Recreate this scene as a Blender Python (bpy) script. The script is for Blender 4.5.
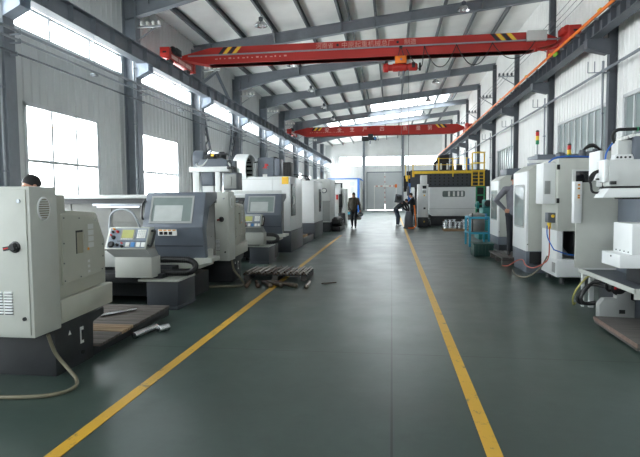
import bpy, bmesh, math, random
from mathutils import Vector, Matrix

random.seed(7)
for _o in list(bpy.data.objects):
    bpy.data.objects.remove(_o, do_unlink=True)
scene = bpy.context.scene
COL = scene.collection

# ------------------------------------------------------------------ camera
cam_data = bpy.data.cameras.new('camera')
cam_data.sensor_fit = 'HORIZONTAL'
cam_data.sensor_width = 36.0
cam_data.lens = 36.0 * 515.0 / 640.0
cam_data.clip_end = 300.0
cam = bpy.data.objects.new('camera', cam_data)
COL.objects.link(cam)
_phi, _psi, _roll = math.atan2(31.5, 515.0), math.radians(7.944), 0.008
_F = Vector((-math.sin(_psi) * math.cos(_phi), math.cos(_psi) * math.cos(_phi), -math.sin(_phi)))
_R0 = Vector((math.cos(_psi), math.sin(_psi), 0.0))
_U0 = _R0.cross(_F)
_R = _R0 * math.cos(_roll) - _U0 * math.sin(_roll)
_U = _U0 * math.cos(_roll) + _R0 * math.sin(_roll)
cam.matrix_world = Matrix(((_R.x, _U.x, -_F.x, 0.0), (_R.y, _U.y, -_F.y, 0.0), (_R.z, _U.z, -_F.z, 1.6), (0, 0, 0, 1)))
scene.camera = cam

# ------------------------------------------------------------------ world, daylight, exposure
EXPOSURE = 2.8
SKY = 3.2
world = bpy.data.worlds.new('overcast_sky')
scene.world = world
world.use_nodes = True
_nt = world.node_tree
_nt.nodes.clear()
_out = _nt.nodes.new('ShaderNodeOutputWorld')
_bg = _nt.nodes.new('ShaderNodeBackground')
_tc = _nt.nodes.new('ShaderNodeTexCoord')
_sep = _nt.nodes.new('ShaderNodeSeparateXYZ')
_cr = _nt.nodes.new('ShaderNodeValToRGB')
_cr.color_ramp.elements[0].position = 0.44
_cr.color_ramp.elements[0].color = (1.0, 1.0, 1.0, 1)
_cr.color_ramp.elements[1].position = 0.52
_cr.color_ramp.elements[1].color = (0.93, 0.97, 1.0, 1)
_mr = _nt.nodes.new('ShaderNodeMapRange')
_mr.inputs['From Min'].default_value = -1
_mr.inputs['From Max'].default_value = 1
_nt.links.new(_tc.outputs['Generated'], _sep.inputs[0])
_nt.links.new(_sep.outputs['Z'], _mr.inputs['Value'])
_nt.links.new(_mr.outputs[0], _cr.inputs[0])
_nt.links.new(_cr.outputs[0], _bg.inputs['Color'])
_bg.inputs['Strength'].default_value = SKY
_nt.links.new(_bg.outputs[0], _out.inputs['Surface'])

vs = scene.view_settings
vs.view_transform = 'Standard'
vs.look = 'None'
vs.exposure = EXPOSURE
vs.gamma = 1.0
vs.use_curve_mapping = False
scene.cycles.max_bounces = 10
scene.cycles.diffuse_bounces = 6
scene.cycles.transparent_max_bounces = 12
scene.cycles.caustics_reflective = False
scene.cycles.caustics_refractive = False


def portal(name, loc, normal, sx, sy, spread_to=None):
    """Marks a daylight opening for the sky (adds no light of its own)."""
    d = bpy.data.lights.new(name, 'AREA')
    d.shape = 'RECTANGLE'
    d.size, d.size_y = sx, sy
    d.cycles.is_portal = True
    o = bpy.data.objects.new(name, d)
    COL.objects.link(o)
    o.location = loc
    o.rotation_euler = Vector(normal).to_track_quat('-Z', 'Y').to_euler()
    return o


# the hall, metres: camera stands at the origin of the aisle, +Y runs down the hall
WL, WR, YB, YF = -7.75, 5.75, -8.0, 61.2
BAY = 5.2
COLS = [4.05 + BAY * k for k in range(-2, 11)]          # steel frame stations
def roof_z(x):                                           # underside of the roof sheets
    return 8.50 + 0.105 * x

portal('daylight_low_windows', (WL - 0.1, 26.5, 2.3), (1, 0, 0), 70, 2.7)
portal('daylight_high_windows', (WL - 0.1, 26.5, 5.5), (1, 0, 0), 70, 0.9)
portal('daylight_far_windows', (-0.5, YF + 0.15, 5.75), (0, -1, 0), 11.6, 1.2)
portal('daylight_rear_windows', (-1.0, YB - 0.1, 5.75), (0, 1, 0), 11.6, 1.2)
portal('daylight_roof', (-0.5, 42.5, 9.2), (0, 0, -1), 10.5, 10.0)

# ------------------------------------------------------------------ materials
def lin(c):
    return tuple(((v / 255.0) / 12.92 if v / 255.0 <= 0.04045 else ((v / 255.0 + 0.055) / 1.055) ** 2.4) for v in c) + (1.0,)


def mat(name, rgb, rough=0.5, metal=0.0, vary=0.08, scale=6.0, bump=0.0, bscale=60.0, spec=0.5, rgb2=None, coat=0.0):
    m = bpy.data.materials.new(name)
    m.use_nodes = True
    nt = m.node_tree
    b = nt.nodes['Principled BSDF']
    b.inputs['Roughness'].default_value = rough
    b.inputs['Metallic'].default_value = metal
    b.inputs['Specular IOR Level'].default_value = spec
    b.inputs['Coat Weight'].default_value = coat
    tc = nt.nodes.new('ShaderNodeTexCoord')
    n = nt.nodes.new('ShaderNodeTexNoise')
    n.inputs['Scale'].default_value = scale
    n.inputs['Detail'].default_value = 5.0
    nt.links.new(tc.outputs['Object'], n.inputs['Vector'])
    r = nt.nodes.new('ShaderNodeValToRGB')
    r.color_ramp.elements[0].position = 0.3
    r.color_ramp.elements[1].position = 0.7
    c = lin(rgb)
    c2 = lin(rgb2) if rgb2 else tuple(min(1.0, v * (1 + vary)) for v in c[:3]) + (1,)
    c1 = tuple(v * (1 - vary) for v in c[:3]) + (1,) if not rgb2 else c
    r.color_ramp.elements[0].color = c1
    r.color_ramp.elements[1].color = c2
    nt.links.new(n.outputs['Fac'], r.inputs[0])
    nt.links.new(r.outputs[0], b.inputs['Base Color'])
    if bump > 0:
        n2 = nt.nodes.new('ShaderNodeTexNoise')
        n2.inputs['Scale'].default_value = bscale
        nt.links.new(tc.outputs['Object'], n2.inputs['Vector'])
        bm_ = nt.nodes.new('ShaderNodeBump')
        bm_.inputs['Strength'].default_value = bump
        bm_.inputs['Distance'].default_value = 0.01
        nt.links.new(n2.outputs['Fac'], bm_.inputs['Height'])
        nt.links.new(bm_.outputs[0], b.inputs['Normal'])
    return m


def glass_mat(name, tint=(0.96, 0.98, 0.98), refl=0.10):
    m = bpy.data.materials.new(name)
    m.use_nodes = True
    nt = m.node_tree
    nt.nodes.clear()
    out = nt.nodes.new('ShaderNodeOutputMaterial')
    mix = nt.nodes.new('ShaderNodeMixShader')
    tr = nt.nodes.new('ShaderNodeBsdfTransparent')
    gl = nt.nodes.new('ShaderNodeBsdfGlossy')
    tr.inputs['Color'].default_value = tint + (1,)
    gl.inputs['Roughness'].default_value = 0.04
    lw = nt.nodes.new('ShaderNodeLayerWeight')
    pw = nt.nodes.new('ShaderNodeMath')
    pw.operation = 'POWER'
    pw.inputs[1].default_value = 4.0
    nt.links.new(lw.outputs['Facing'], pw.inputs[0])
    ns = nt.nodes.new('ShaderNodeTexNoise')
    ns.inputs['Scale'].default_value = 0.8
    mm = nt.nodes.new('ShaderNodeMath')
    mm.operation = 'MULTIPLY_ADD'
    mm.inputs[1].default_value = 0.5
    ad = nt.nodes.new('ShaderNodeMath')
    ad.operation = 'MULTIPLY'
    ad.inputs[1].default_value = refl
    nt.links.new(ns.outputs['Fac'], ad.inputs[0])
    nt.links.new(pw.outputs[0], mm.inputs[0])
    nt.links.new(ad.outputs[0], mm.inputs[2])
    nt.links.new(mm.outputs[0], mix.inputs[0])
    nt.links.new(tr.outputs[0], mix.inputs[1])
    nt.links.new(gl.outputs[0], mix.inputs[2])
    nt.links.new(mix.outputs[0], out.inputs['Surface'])
    return m


def floor_mat():
    m = bpy.data.materials.new('green_epoxy_floor')
    m.use_nodes = True
    nt = m.node_tree
    b = nt.nodes['Principled BSDF']
    tc = nt.nodes.new('ShaderNodeTexCoord')
    def noise(scale, detail=6, rough=0.6):
        n = nt.nodes.new('ShaderNodeTexNoise')
        n.inputs['Scale'].default_value = scale
        n.inputs['Detail'].default_value = detail
        n.inputs['Roughness'].default_value = rough
        nt.links.new(tc.outputs['Object'], n.inputs['Vector'])
        return n
    def ramp(src, p0, c0, p1, c1):
        r = nt.nodes.new('ShaderNodeValToRGB')
        r.color_ramp.elements[0].position = p0
        r.color_ramp.elements[0].color = c0
        r.color_ramp.elements[1].position = p1
        r.color_ramp.elements[1].color = c1
        nt.links.new(src, r.inputs[0])
        return r
    big = noise(0.55, 7, 0.65)
    r1 = ramp(big.outputs['Fac'], 0.32, lin((52, 66, 61)), 0.72, lin((67, 82, 77)))
    fine = noise(9.0, 8, 0.7)
    r2 = ramp(fine.outputs['Fac'], 0.35, (0.88, 0.88, 0.88, 1), 0.65, (1.08, 1.08, 1.08, 1))
    mul = nt.nodes.new('ShaderNodeMix')
    mul.data_type = 'RGBA'
    mul.blend_type = 'MULTIPLY'
    mul.inputs['Factor'].default_value = 0.75
    nt.links.new(r1.outputs[0], mul.inputs['A'])
    nt.links.new(r2.outputs[0], mul.inputs['B'])
    # dark scuffs
    sc = noise(2.3, 10, 0.75)
    r3 = ramp(sc.outputs['Fac'], 0.55, (0, 0, 0, 1), 0.85, (0.7, 0.7, 0.7, 1))
    mx = nt.nodes.new('ShaderNodeMix')
    mx.data_type = 'RGBA'
    nt.links.new(r3.outputs[0], mx.inputs['Factor'])
    nt.links.new(mul.outputs['Result'], mx.inputs['A'])
    mx.inputs['B'].default_value = lin((38, 47, 45))
    # sawn joints in the slab
    br = nt.nodes.new('ShaderNodeTexBrick')
    br.offset = 0.0
    br.inputs['Scale'].default_value = 1.0
    br.inputs['Brick Width'].default_value = 4.6
    br.inputs['Row Height'].default_value = 5.2
    br.inputs['Mortar Size'].default_value = 0.008
    br.inputs['Mortar Smooth'].default_value = 0.0
    nt.links.new(tc.outputs['Object'], br.inputs['Vector'])
    mj = nt.nodes.new('ShaderNodeMix')
    mj.data_type = 'RGBA'
    nt.links.new(br.outputs['Fac'], mj.inputs['Factor'])
    nt.links.new(mx.outputs['Result'], mj.inputs['A'])
    mj.inputs['B'].default_value = lin((28, 35, 33))
    nt.links.new(mj.outputs['Result'], b.inputs['Base Color'])
    rr = ramp(noise(1.4, 6).outputs['Fac'], 0.3, (0.28, 0.28, 0.28, 1), 0.75, (0.37, 0.37, 0.37, 1))
    nt.links.new(rr.outputs[0], b.inputs['Roughness'])
    bp = nt.nodes.new('ShaderNodeBump')
    bp.inputs['Strength'].default_value = 0.03
    bp.inputs['Distance'].default_value = 0.02
    nt.links.new(noise(3.2, 4).outputs['Fac'], bp.inputs['Height'])
    nt.links.new(bp.outputs[0], b.inputs['Normal'])
    b.inputs['Specular IOR Level'].default_value = 0.5
    return m


def worn_paint(name, rgb, under, amount=0.60):
    m = mat(name, rgb, 0.45)
    nt = m.node_tree
    b = nt.nodes['Principled BSDF']
    tc = nt.nodes.new('ShaderNodeTexCoord')
    n = nt.nodes.new('ShaderNodeTexNoise')
    n.inputs['Scale'].default_value = 5.0
    n.inputs['Detail'].default_value = 12.0
    n.inputs['Roughness'].default_value = 0.8
    nt.links.new(tc.outputs['Object'], n.inputs['Vector'])
    r = nt.nodes.new('ShaderNodeValToRGB')
    r.color_ramp.elements[0].position = amount
    r.color_ramp.elements[1].position = amount + 0.08
    r.color_ramp.elements[0].color = lin(rgb)
    r.color_ramp.elements[1].color = lin(under)
    nt.links.new(n.outputs['Fac'], r.inputs[0])
    nt.links.new(r.outputs[0], b.inputs['Base Color'])
    return m


def plank_mat(name, rgb, rgb2, axis=0, width=0.14):
    m = mat(name, rgb, 0.75, rgb2=rgb2, scale=3.0)
    nt = m.node_tree
    b = nt.nodes['Principled BSDF']
    tc = nt.nodes.new('ShaderNodeTexCoord')
    mp = nt.nodes.new('ShaderNodeMapping')
    mp.inputs['Scale'].default_value = (2, 40, 40) if axis == 0 else (40, 2, 40)
    n = nt.nodes.new('ShaderNodeTexNoise')
    n.inputs['Scale'].default_value = 1.0
    n.inputs['Detail'].default_value = 6.0
    nt.links.new(tc.outputs['Object'], mp.inputs[0])
    nt.links.new(mp.outputs[0], n.inputs['Vector'])
    r = nt.nodes.new('ShaderNodeValToRGB')
    r.color_ramp.elements[0].color = lin(rgb)
    r.color_ramp.elements[1].color = lin(rgb2)
    r.color_ramp.elements[0].position = 0.3
    r.color_ramp.elements[1].position = 0.7
    nt.links.new(n.outputs['Fac'], r.inputs[0])
    nt.links.new(r.outputs[0], b.inputs['Base Color'])
    return m


def emit_mat(name, rgb, s):
    m = mat(name, rgb, 0.4)
    b = m.node_tree.nodes['Principled BSDF']
    b.inputs['Emission Color'].default_value = lin(rgb)
    b.inputs['Emission Strength'].default_value = s
    return m


M = {}
M['floor'] = floor_mat()
M['yellow_line'] = worn_paint('worn_yellow_paint', (205, 160, 50), (100, 100, 78), 0.56)
M['wall'] = mat('white_wall_sheet', (206, 208, 208), 0.55, vary=0.05, scale=1.2)
M['wallR'] = mat('white_partition_sheet', (238, 239, 238), 0.5, vary=0.04, scale=1.0)
M['wallF'] = mat('white_far_wall_sheet', (228, 230, 230), 0.55, vary=0.05, scale=1.2)
M['roof'] = mat('white_roof_foil', (244, 244, 241), 0.45, 0.12, vary=0.06, scale=1.1, bump=0.5, bscale=2.4)
M['steel'] = mat('slate_grey_structural_paint', (126, 132, 140), 0.5, vary=0.06)
M['steeldark'] = mat('dark_grey_structural_paint', (88, 93, 100), 0.5, vary=0.06)
M['purlin'] = mat('galvanised_purlin', (92, 97, 101), 0.5, vary=0.06)
M['zinc'] = mat('galvanised_steel', (150, 155, 160), 0.4, 0.6, vary=0.1)
M['glass'] = glass_mat('window_glass')
M['mglass'] = glass_mat('machine_window_glass', (0.80, 0.86, 0.84))
M['frost'] = mat('frosted_grey_green_glass', (138, 150, 150), 0.22, vary=0.05, scale=0.7)
M['alu'] = mat('white_window_frame', (205, 208, 210), 0.45, vary=0.04)
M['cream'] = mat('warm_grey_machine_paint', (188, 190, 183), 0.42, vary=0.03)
M['cream_shaded'] = mat('warm_grey_machine_paint_shaded', (174, 174, 162), 0.42, vary=0.03)  # darker copy of the warm grey, the aisle side's shade in its colour
M['white'] = mat('white_machine_paint', (226, 228, 228), 0.38, vary=0.02)
M['greyw'] = mat('pale_grey_machine_paint', (198, 200, 198), 0.42, vary=0.03)
M['midgrey'] = mat('mid_grey_machine_paint', (150, 152, 150), 0.45, vary=0.04)
M['charcoal'] = mat('slate_machine_paint', (97, 104, 114), 0.42, vary=0.04)
M['chardark'] = mat('dark_slate_machine_paint', (58, 62, 68), 0.45, vary=0.05)
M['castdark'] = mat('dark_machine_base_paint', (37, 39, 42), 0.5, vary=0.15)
M['black'] = mat('black_rubber', (22, 22, 24), 0.5, vary=0.1)
M['blackplastic'] = mat('black_plastic', (30, 31, 33), 0.35, vary=0.1)
M['chrome'] = mat('bright_steel', (205, 207, 210), 0.22, 1.0, vary=0.06)
M['rod'] = mat('machined_bar_steel', (120, 108, 98), 0.35, 0.9, vary=0.25, scale=18)
M['rust'] = mat('rusty_bar_steel', (66, 50, 42), 0.6, 0.5, rgb2=(96, 78, 66), scale=14)
M['red'] = mat('crane_red_paint', (172, 40, 33), 0.45, vary=0.08, scale=1.5)
M['redp'] = mat('red_plastic', (200, 30, 30), 0.35)
M['orange'] = mat('orange_paint', (235, 120, 30), 0.45)
M['yellow'] = mat('yellow_paint', (238, 196, 58), 0.45)
M['letter'] = mat('faded_white_lettering', (206, 150, 140), 0.6)
M['letter2'] = mat('pale_lettering', (225, 190, 182), 0.6)
M['navy'] = mat('stripe_black', (30, 34, 40), 0.5)
M['cyan'] = mat('light_blue_paint', (60, 160, 190), 0.45)
M['bluepost'] = mat('blue_paint', (52, 110, 190), 0.45)
M['green'] = mat('green_paint', (46, 140, 96), 0.5)
M['teal'] = mat('teal_machine_paint', (40, 120, 118), 0.45)
M['greencrate'] = mat('dark_green_plastic', (26, 62, 56), 0.45, vary=0.15)
M['screen'] = emit_mat('yellow_green_screen', (170, 172, 105), 0.03)
M['scrdark'] = mat('dark_screen', (20, 22, 26), 0.15)
M['tube'] = emit_mat('fluorescent_tube', (235, 240, 255), 0.2)
M['sticker'] = mat('white_sticker', (232, 232, 228), 0.5)
M['orangest'] = mat('orange_sticker', (226, 150, 40), 0.5)
M['bluest'] = mat('blue_key', (70, 130, 190), 0.5)
M['panelface'] = mat('grey_blue_panel_face', (130, 140, 152), 0.4)
M['wooddark'] = plank_mat('oily_dark_planks', (74, 68, 64), (104, 97, 92), axis=0)
M['wood'] = plank_mat('weathered_planks', (120, 98, 74), (168, 142, 112), axis=0)
M['slab'] = plank_mat('dark_worn_board', (60, 57, 55), (96, 92, 88), axis=0)
M['slabedge'] = mat('raw_board_edge', (112, 92, 82), 0.7, vary=0.2, scale=20)
M['hose'] = mat('grey_yellow_conduit', (112, 107, 88), 0.5)
M['bluehose'] = mat('blue_air_hose', (40, 100, 190), 0.4)
M['redhose'] = mat('pinkish_hose', (190, 90, 70), 0.5)
M['ylwhose'] = mat('pale_yellow_hose', (190, 184, 110), 0.5)
M['galvdrum'] = mat('dull_drum_metal', (150, 148, 144), 0.5, 0.4, vary=0.12)
M['skin'] = mat('skin', (190, 140, 115), 0.55)
M['hair'] = mat('black_hair', (22, 20, 20), 0.6)
M['workgrey'] = mat('grey_work_cloth', (118, 118, 126), 0.85, vary=0.12)
M['trouser'] = mat('dark_trouser_cloth', (42, 44, 50), 0.85, vary=0.12)
M['olive'] = mat('olive_brown_jacket_cloth', (78, 72, 62), 0.85, vary=0.12)
M['darkcloth'] = mat('black_work_cloth', (40, 42, 46), 0.85, vary=0.12)
M['jeans'] = mat('dark_blue_cloth', (44, 52, 68), 0.85, vary=0.12)
M['shoe'] = mat('shoe_leather', (30, 28, 28), 0.5)
M['wshoe'] = mat('white_shoe', (200, 200, 200), 0.5)
M['lampglass'] = mat('lamp_lens', (235, 236, 238), 0.2)
M['reflector'] = mat('spun_aluminium', (190, 192, 195), 0.25, 0.9)
M['door'] = mat('grey_sliding_door_sheet', (190, 194, 196), 0.5, vary=0.04, scale=1.0)
M['boothp'] = mat('white_booth_panel', (214, 214, 208), 0.45, vary=0.02)
M['splash'] = mat('oily_grey_sheet', (112, 112, 108), 0.5, vary=0.12, scale=4)
M['plate'] = mat('pale_grey_plate', (168, 172, 170), 0.4)
M['ventface'] = mat('tan_vent_mesh', (150, 146, 128), 0.5)
M['corbel'] = mat('corbel_paint_lit_pale', (150, 162, 178), 0.45)  # paler than the columns: daylight on the corbels is put into the colour
M['pane'] = mat('grey_green_machine_pane', (120, 130, 128), 0.12, vary=0.12, scale=3)

# ------------------------------------------------------------------ mesh helpers
class MB:
    """Collects shapes in world metres; build() links them as one mesh object."""
    def __init__(self):
        self.bm = bmesh.new()
        self.mi = 0

    def _faces(self, fs):
        for f in fs:
            f.material_index = self.mi

    def box(self, x0, y0, z0, x1, y1, z1, bev=0.0, seg=2):
        x0, x1 = min(x0, x1), max(x0, x1)
        y0, y1 = min(y0, y1), max(y0, y1)
        z0, z1 = min(z0, z1), max(z0, z1)
        vs = [self.bm.verts.new(p) for p in ((x0, y0, z0), (x1, y0, z0), (x1, y1, z0), (x0, y1, z0), (x0, y0, z1), (x1, y0, z1), (x1, y1, z1), (x0, y1, z1))]
        fs = [self.bm.faces.new([vs[i] for i in q]) for q in ((3, 2, 1, 0), (4, 5, 6, 7), (0, 1, 5, 4), (1, 2, 6, 5), (2, 3, 7, 6), (3, 0, 4, 7))]
        self._faces(fs)
        if bev > 0:
            bev = min(bev, 0.45 * min(x1 - x0, y1 - y0, z1 - z0))
            es = set(e for f in fs for e in f.edges)
            r = bmesh.ops.bevel(self.bm, geom=list(es), offset=bev, segments=seg, profile=0.5, affect='EDGES')
            self._faces(r['faces'])
        return self

    def prism(self, pts, axis, a, b, bev=0.0):
        """Polygon pts (2-D, in the two other axes in x,y,z order) extruded along axis from a to b."""
        def p3(p, t):
            return (t, p[0], p[1]) if axis == 'x' else ((p[0], t, p[1]) if axis == 'y' else (p[0], p[1], t))
        A = [self.bm.verts.new(p3(p, a)) for p in pts]
        B = [self.bm.verts.new(p3(p, b)) for p in pts]
        n = len(pts)
        fs = [self.bm.faces.new(A[::-1]), self.bm.faces.new(B)]
        for i in range(n):
            fs.append(self.bm.faces.new((A[i], A[(i + 1) % n], B[(i + 1) % n], B[i])))
        bmesh.ops.recalc_face_normals(self.bm, faces=fs)
        self._faces(fs)
        if bev > 0:
            es = set(e for f in fs for e in f.edges)
            r = bmesh.ops.bevel(self.bm, geom=list(es), offset=bev, segments=2, profile=0.5, affect='EDGES')
            self._faces(r['faces'])
        return self

    def loft(self, rings, cap=True):
        """rings: lists of 3-D points, all the same length."""
        R = [[self.bm.verts.new(p) for p in r] for r in rings]
        n = len(R[0])
        fs = []
        for a, b in zip(R, R[1:]):
            for i in range(n):
                fs.append(self.bm.faces.new((a[i], a[(i + 1) % n], b[(i + 1) % n], b[i])))
        if cap:
            fs.append(self.bm.faces.new(R[0][::-1]))
            fs.append(self.bm.faces.new(R[-1]))
        bmesh.ops.recalc_face_normals(self.bm, faces=fs)
        self._faces(fs)
        return self

    def cyl(self, p0, p1, r0, r1=None, n=16, cap=True):
        r1 = r0 if r1 is None else r1
        p0, p1 = Vector(p0), Vector(p1)
        d = (p1 - p0).normalized()
        u = d.orthogonal().normalized()
        w = d.cross(u)
        ring = lambda c, r: [c + (u * math.cos(2 * math.pi * i / n) + w * math.sin(2 * math.pi * i / n)) * r for i in range(n)]
        return self.loft([ring(p0, r0), ring(p1, r1)], cap)

    def lathe(self, c, axis, prof, n=24, cap=True):
        """prof: (distance along axis, radius) pairs from centre c."""
        c, d = Vector(c), Vector(axis).normalized()
        u = d.orthogonal().normalized()
        w = d.cross(u)
        rings = [[c + d * t + (u * math.cos(2 * math.pi * i / n) + w * math.sin(2 * math.pi * i / n)) * r for i in range(n)] for t, r in prof]
        return self.loft(rings, cap)

    def tube(self, pts, r, n=8, smooth=6, cap=True):
        P = [Vector(p) for p in pts]
        if smooth and len(P) > 2:
            Q = []
            for i in range(len(P) - 1):
                a, b, c, d = P[max(i - 1, 0)], P[i], P[i + 1], P[min(i + 2, len(P) - 1)]
                for k in range(smooth):
                    t = k / smooth
                    Q.append(0.5 * ((2 * b) + (c - a) * t + (2 * a - 5 * b + 4 * c - d) * t * t + (3 * b - a - 3 * c + d) * t ** 3))
            Q.append(P[-1])
            P = Q
        rings = []
        u = None
        for i, p in enumerate(P):
            d = (P[min(i + 1, len(P) - 1)] - P[max(i - 1, 0)])
            if d.length < 1e-9:
                d = Vector((0, 0, 1))
            d.normalize()
            if u is None:
                u = d.orthogonal().normalized()
            else:
                u = (u - d * u.dot(d))
                u = u.normalized() if u.length > 1e-6 else d.orthogonal().normalized()
            w = d.cross(u)
            rr = r[min(i * len(r) // len(P), len(r) - 1)] if isinstance(r, (list, tuple)) else r
            rings.append([p + (u * math.cos(2 * math.pi * k / n) + w * math.sin(2 * math.pi * k / n)) * rr for k in range(n)])
        return self.loft(rings, cap)

    def torus(self, c, axis, R, r, n=32, m=10):
        c, d = Vector(c), Vector(axis).normalized()
        u = d.orthogonal().normalized()
        w = d.cross(u)
        V = []
        for i in range(n):
            a = 2 * math.pi * i / n
            e = u * math.cos(a) + w * math.sin(a)
            V.append([self.bm.verts.new(c + e * (R + r * math.cos(2 * math.pi * k / m)) + d * r * math.sin(2 * math.pi * k / m)) for k in range(m)])
        fs = []
        for i in range(n):
            for k in range(m):
                fs.append(self.bm.faces.new((V[i][k], V[(i + 1) % n][k], V[(i + 1) % n][(k + 1) % m], V[i][(k + 1) % m])))
        bmesh.ops.recalc_face_normals(self.bm, faces=fs)
        self._faces(fs)
        return self

    def ball(self, c, rx, ry=None, rz=None, n=16, m=10):
        ry = rx if ry is None else ry
        rz = rx if rz is None else rz
        rings = []
        for j in range(1, m):
            t = math.pi * j / m
            rings.append([(c[0] + rx * math.sin(t) * math.cos(2 * math.pi * i / n), c[1] + ry * math.sin(t) * math.sin(2 * math.pi * i / n), c[2] - rz * math.cos(t)) for i in range(n)])
        return self.loft(rings)

    def bar(self, p0, p1, w, h):
        """Rectangular bar between two points (w sideways, h upward)."""
        p0, p1 = Vector(p0), Vector(p1)
        d = (p1 - p0).normalized()
        up = Vector((0, 0, 1)) if abs(d.z) < 0.95 else Vector((0, 1, 0))
        s = d.cross(up).normalized()
        t = s.cross(d).normalized()
        ring = lambda c: [c + s * (w / 2) * a + t * (h / 2) * b for a, b in ((-1, -1), (1, -1), (1, 1), (-1, 1))]
        return self.loft([ring(p0), ring(p1)])

    def ibeam(self, p0, p1, w, h, t=0.016, up=None):
        """I section from p0 to p1, centred on the line; w flange width, h depth."""
        p0, p1 = Vector(p0), Vector(p1)
        d = (p1 - p0).normalized()
        up = Vector(up) if up else Vector((0, 0, 1))
        s = d.cross(up).normalized()
        q = s.cross(d).normalized()
        a, b = w / 2, h / 2
        sec = [(-a, -b), (a, -b), (a, -b + t), (t / 2, -b + t), (t / 2, b - t), (a, b - t), (a, b), (-a, b), (-a, b - t), (-t / 2, b - t), (-t / 2, -b + t), (-a, -b + t)]
        return self.loft([[p0 + s * x + q * y for x, y in sec], [p1 + s * x + q * y for x, y in sec]])

    def build(self, name, m, parent=None, smooth=35, origin=None):
        me = bpy.data.meshes.new(name)
        org = Vector(origin) if origin is not None else (parent_origin(parent) if parent else Vector((0, 0, 0)))
        for v in self.bm.verts:
            v.co -= org
        bmesh.ops.remove_doubles(self.bm, verts=self.bm.verts, dist=1e-6)
        self.bm.to_mesh(me)
        self.bm.free()
        for x in (m if isinstance(m, (list, tuple)) else [m]):
            me.materials.append(x)
        if smooth:
            for p in me.polygons:
                p.use_smooth = True
            me.set_sharp_from_angle(angle=math.radians(smooth))
        o = bpy.data.objects.new(name, me)
        COL.objects.link(o)
        if parent:
            o.parent = parent
            o['_org'] = list(org)
        else:
            o.location = org
            o['_org'] = list(org)
        return o


    def each(self, name, m, parent=None, smooth=35):
        """Like build(), but every separate piece becomes an object of its own."""
        left = set(self.bm.faces)
        first = None
        while left:
            f0 = left.pop()
            isl, todo = [f0], [f0]
            while todo:
                f = todo.pop()
                for v in f.verts:
                    for g in v.link_faces:
                        if g in left:
                            left.discard(g)
                            isl.append(g)
                            todo.append(g)
            q = MB()
            mp = {}
            for f in sorted(isl, key=lambda g: g.index):
                for v in f.verts:
                    if v not in mp:
                        mp[v] = q.bm.verts.new(v.co)
                q.bm.faces.new([mp[v] for v in f.verts])
            o = q.build(name, m, parent, smooth)
            first = first or o
        self.bm.free()
        return first


def parent_origin(p):
    return Vector(p['_org']) if '_org' in p else p.location.copy()


def tag(o, label, cat, group=None):
    o['label'] = label
    o['category'] = cat
    if group:
        o['group'] = group
    return o


def thing(name, label, cat, loc=(0, 0, 0), group=None):
    o = bpy.data.objects.new(name, None)
    COL.objects.link(o)
    o.empty_display_size = 0.2
    o.location = loc
    o['_org'] = list(loc)
    return tag(o, label, cat, group)


def solo(name, mb, m, label, cat, group=None, smooth=35):
    """A thing that is one mesh; its origin goes to the middle of its base."""
    xs = [v.co.x for v in mb.bm.verts]
    ys = [v.co.y for v in mb.bm.verts]
    zs = [v.co.z for v in mb.bm.verts]
    o = mb.build(name, m, None, smooth, ((min(xs) + max(xs)) / 2, (min(ys) + max(ys)) / 2, min(zs)))
    return tag(o, label, cat, group)


def struct(name, mb, m, smooth=35, parent=None):
    o = mb.build(name, m, parent, smooth)
    if not parent:
        o['kind'] = 'structure'
    return o


def dup(src, offset, label=None, group=None):
    """A copy of a thing with copies of its parts and sub-parts, moved by offset."""
    def cp(o, par):
        c = o.copy()
        COL.objects.link(c)
        if par:
            c.parent = par
        for ch in list(o.children):
            cp(ch, c)
        return c
    c = cp(src, None)
    c.location = src.location + Vector(offset)
    if label:
        c['label'] = label
    if group:
        c['group'] = group
    return c


_word_curves = 0
def words(text, size, m, name, parent, at, facing='-y', extrude=0.003):
    """Flat lettering as mesh, lying on a vertical face; at = left foot of the text."""
    cu = bpy.data.curves.new('tmp', 'FONT')
    cu.body = text
    cu.size = size
    cu.extrude = extrude
    to = bpy.data.objects.new('tmp', cu)
    COL.objects.link(to)
    bpy.context.view_layer.update()
    dg = bpy.context.evaluated_depsgraph_get()
    me = bpy.data.meshes.new_from_object(to.evaluated_get(dg))
    bpy.data.objects.remove(to)
    org = parent_origin(parent)
    if facing == '-y':
        R_ = Matrix.Rotation(math.radians(90), 4, 'X')
    elif facing == '+x':
        R_ = Matrix.Rotation(math.radians(90), 4, 'Z') @ Matrix.Rotation(math.radians(90), 4, 'X')
    me.transform(Matrix.Translation(Vector(at) - org) @ R_)
    me.materials.clear()
    me.materials.append(m)
    me.name = name
    o = bpy.data.objects.new(name, me)
    COL.objects.link(o)
    o.parent = parent
    o['_org'] = list(org)
    return o

# ------------------------------------------------------------------ the hall
f = MB()
f.box(WL - 0.3, YB - 6, -0.2, WR + 0.3, YF + 0.3, 0.0)
struct('floor', f, M['floor'], 0)
for i, (x, y0, y1) in enumerate(((-2.09, -4.0, 21.2), (0.63, -4.0, 60.0))):
    l = MB()
    l.box(x - 0.05, y0, 0.0, x + 0.05, y1, 0.004)
    struct('trim_%d' % (i + 1), l, M['yellow_line'], 0)

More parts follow.
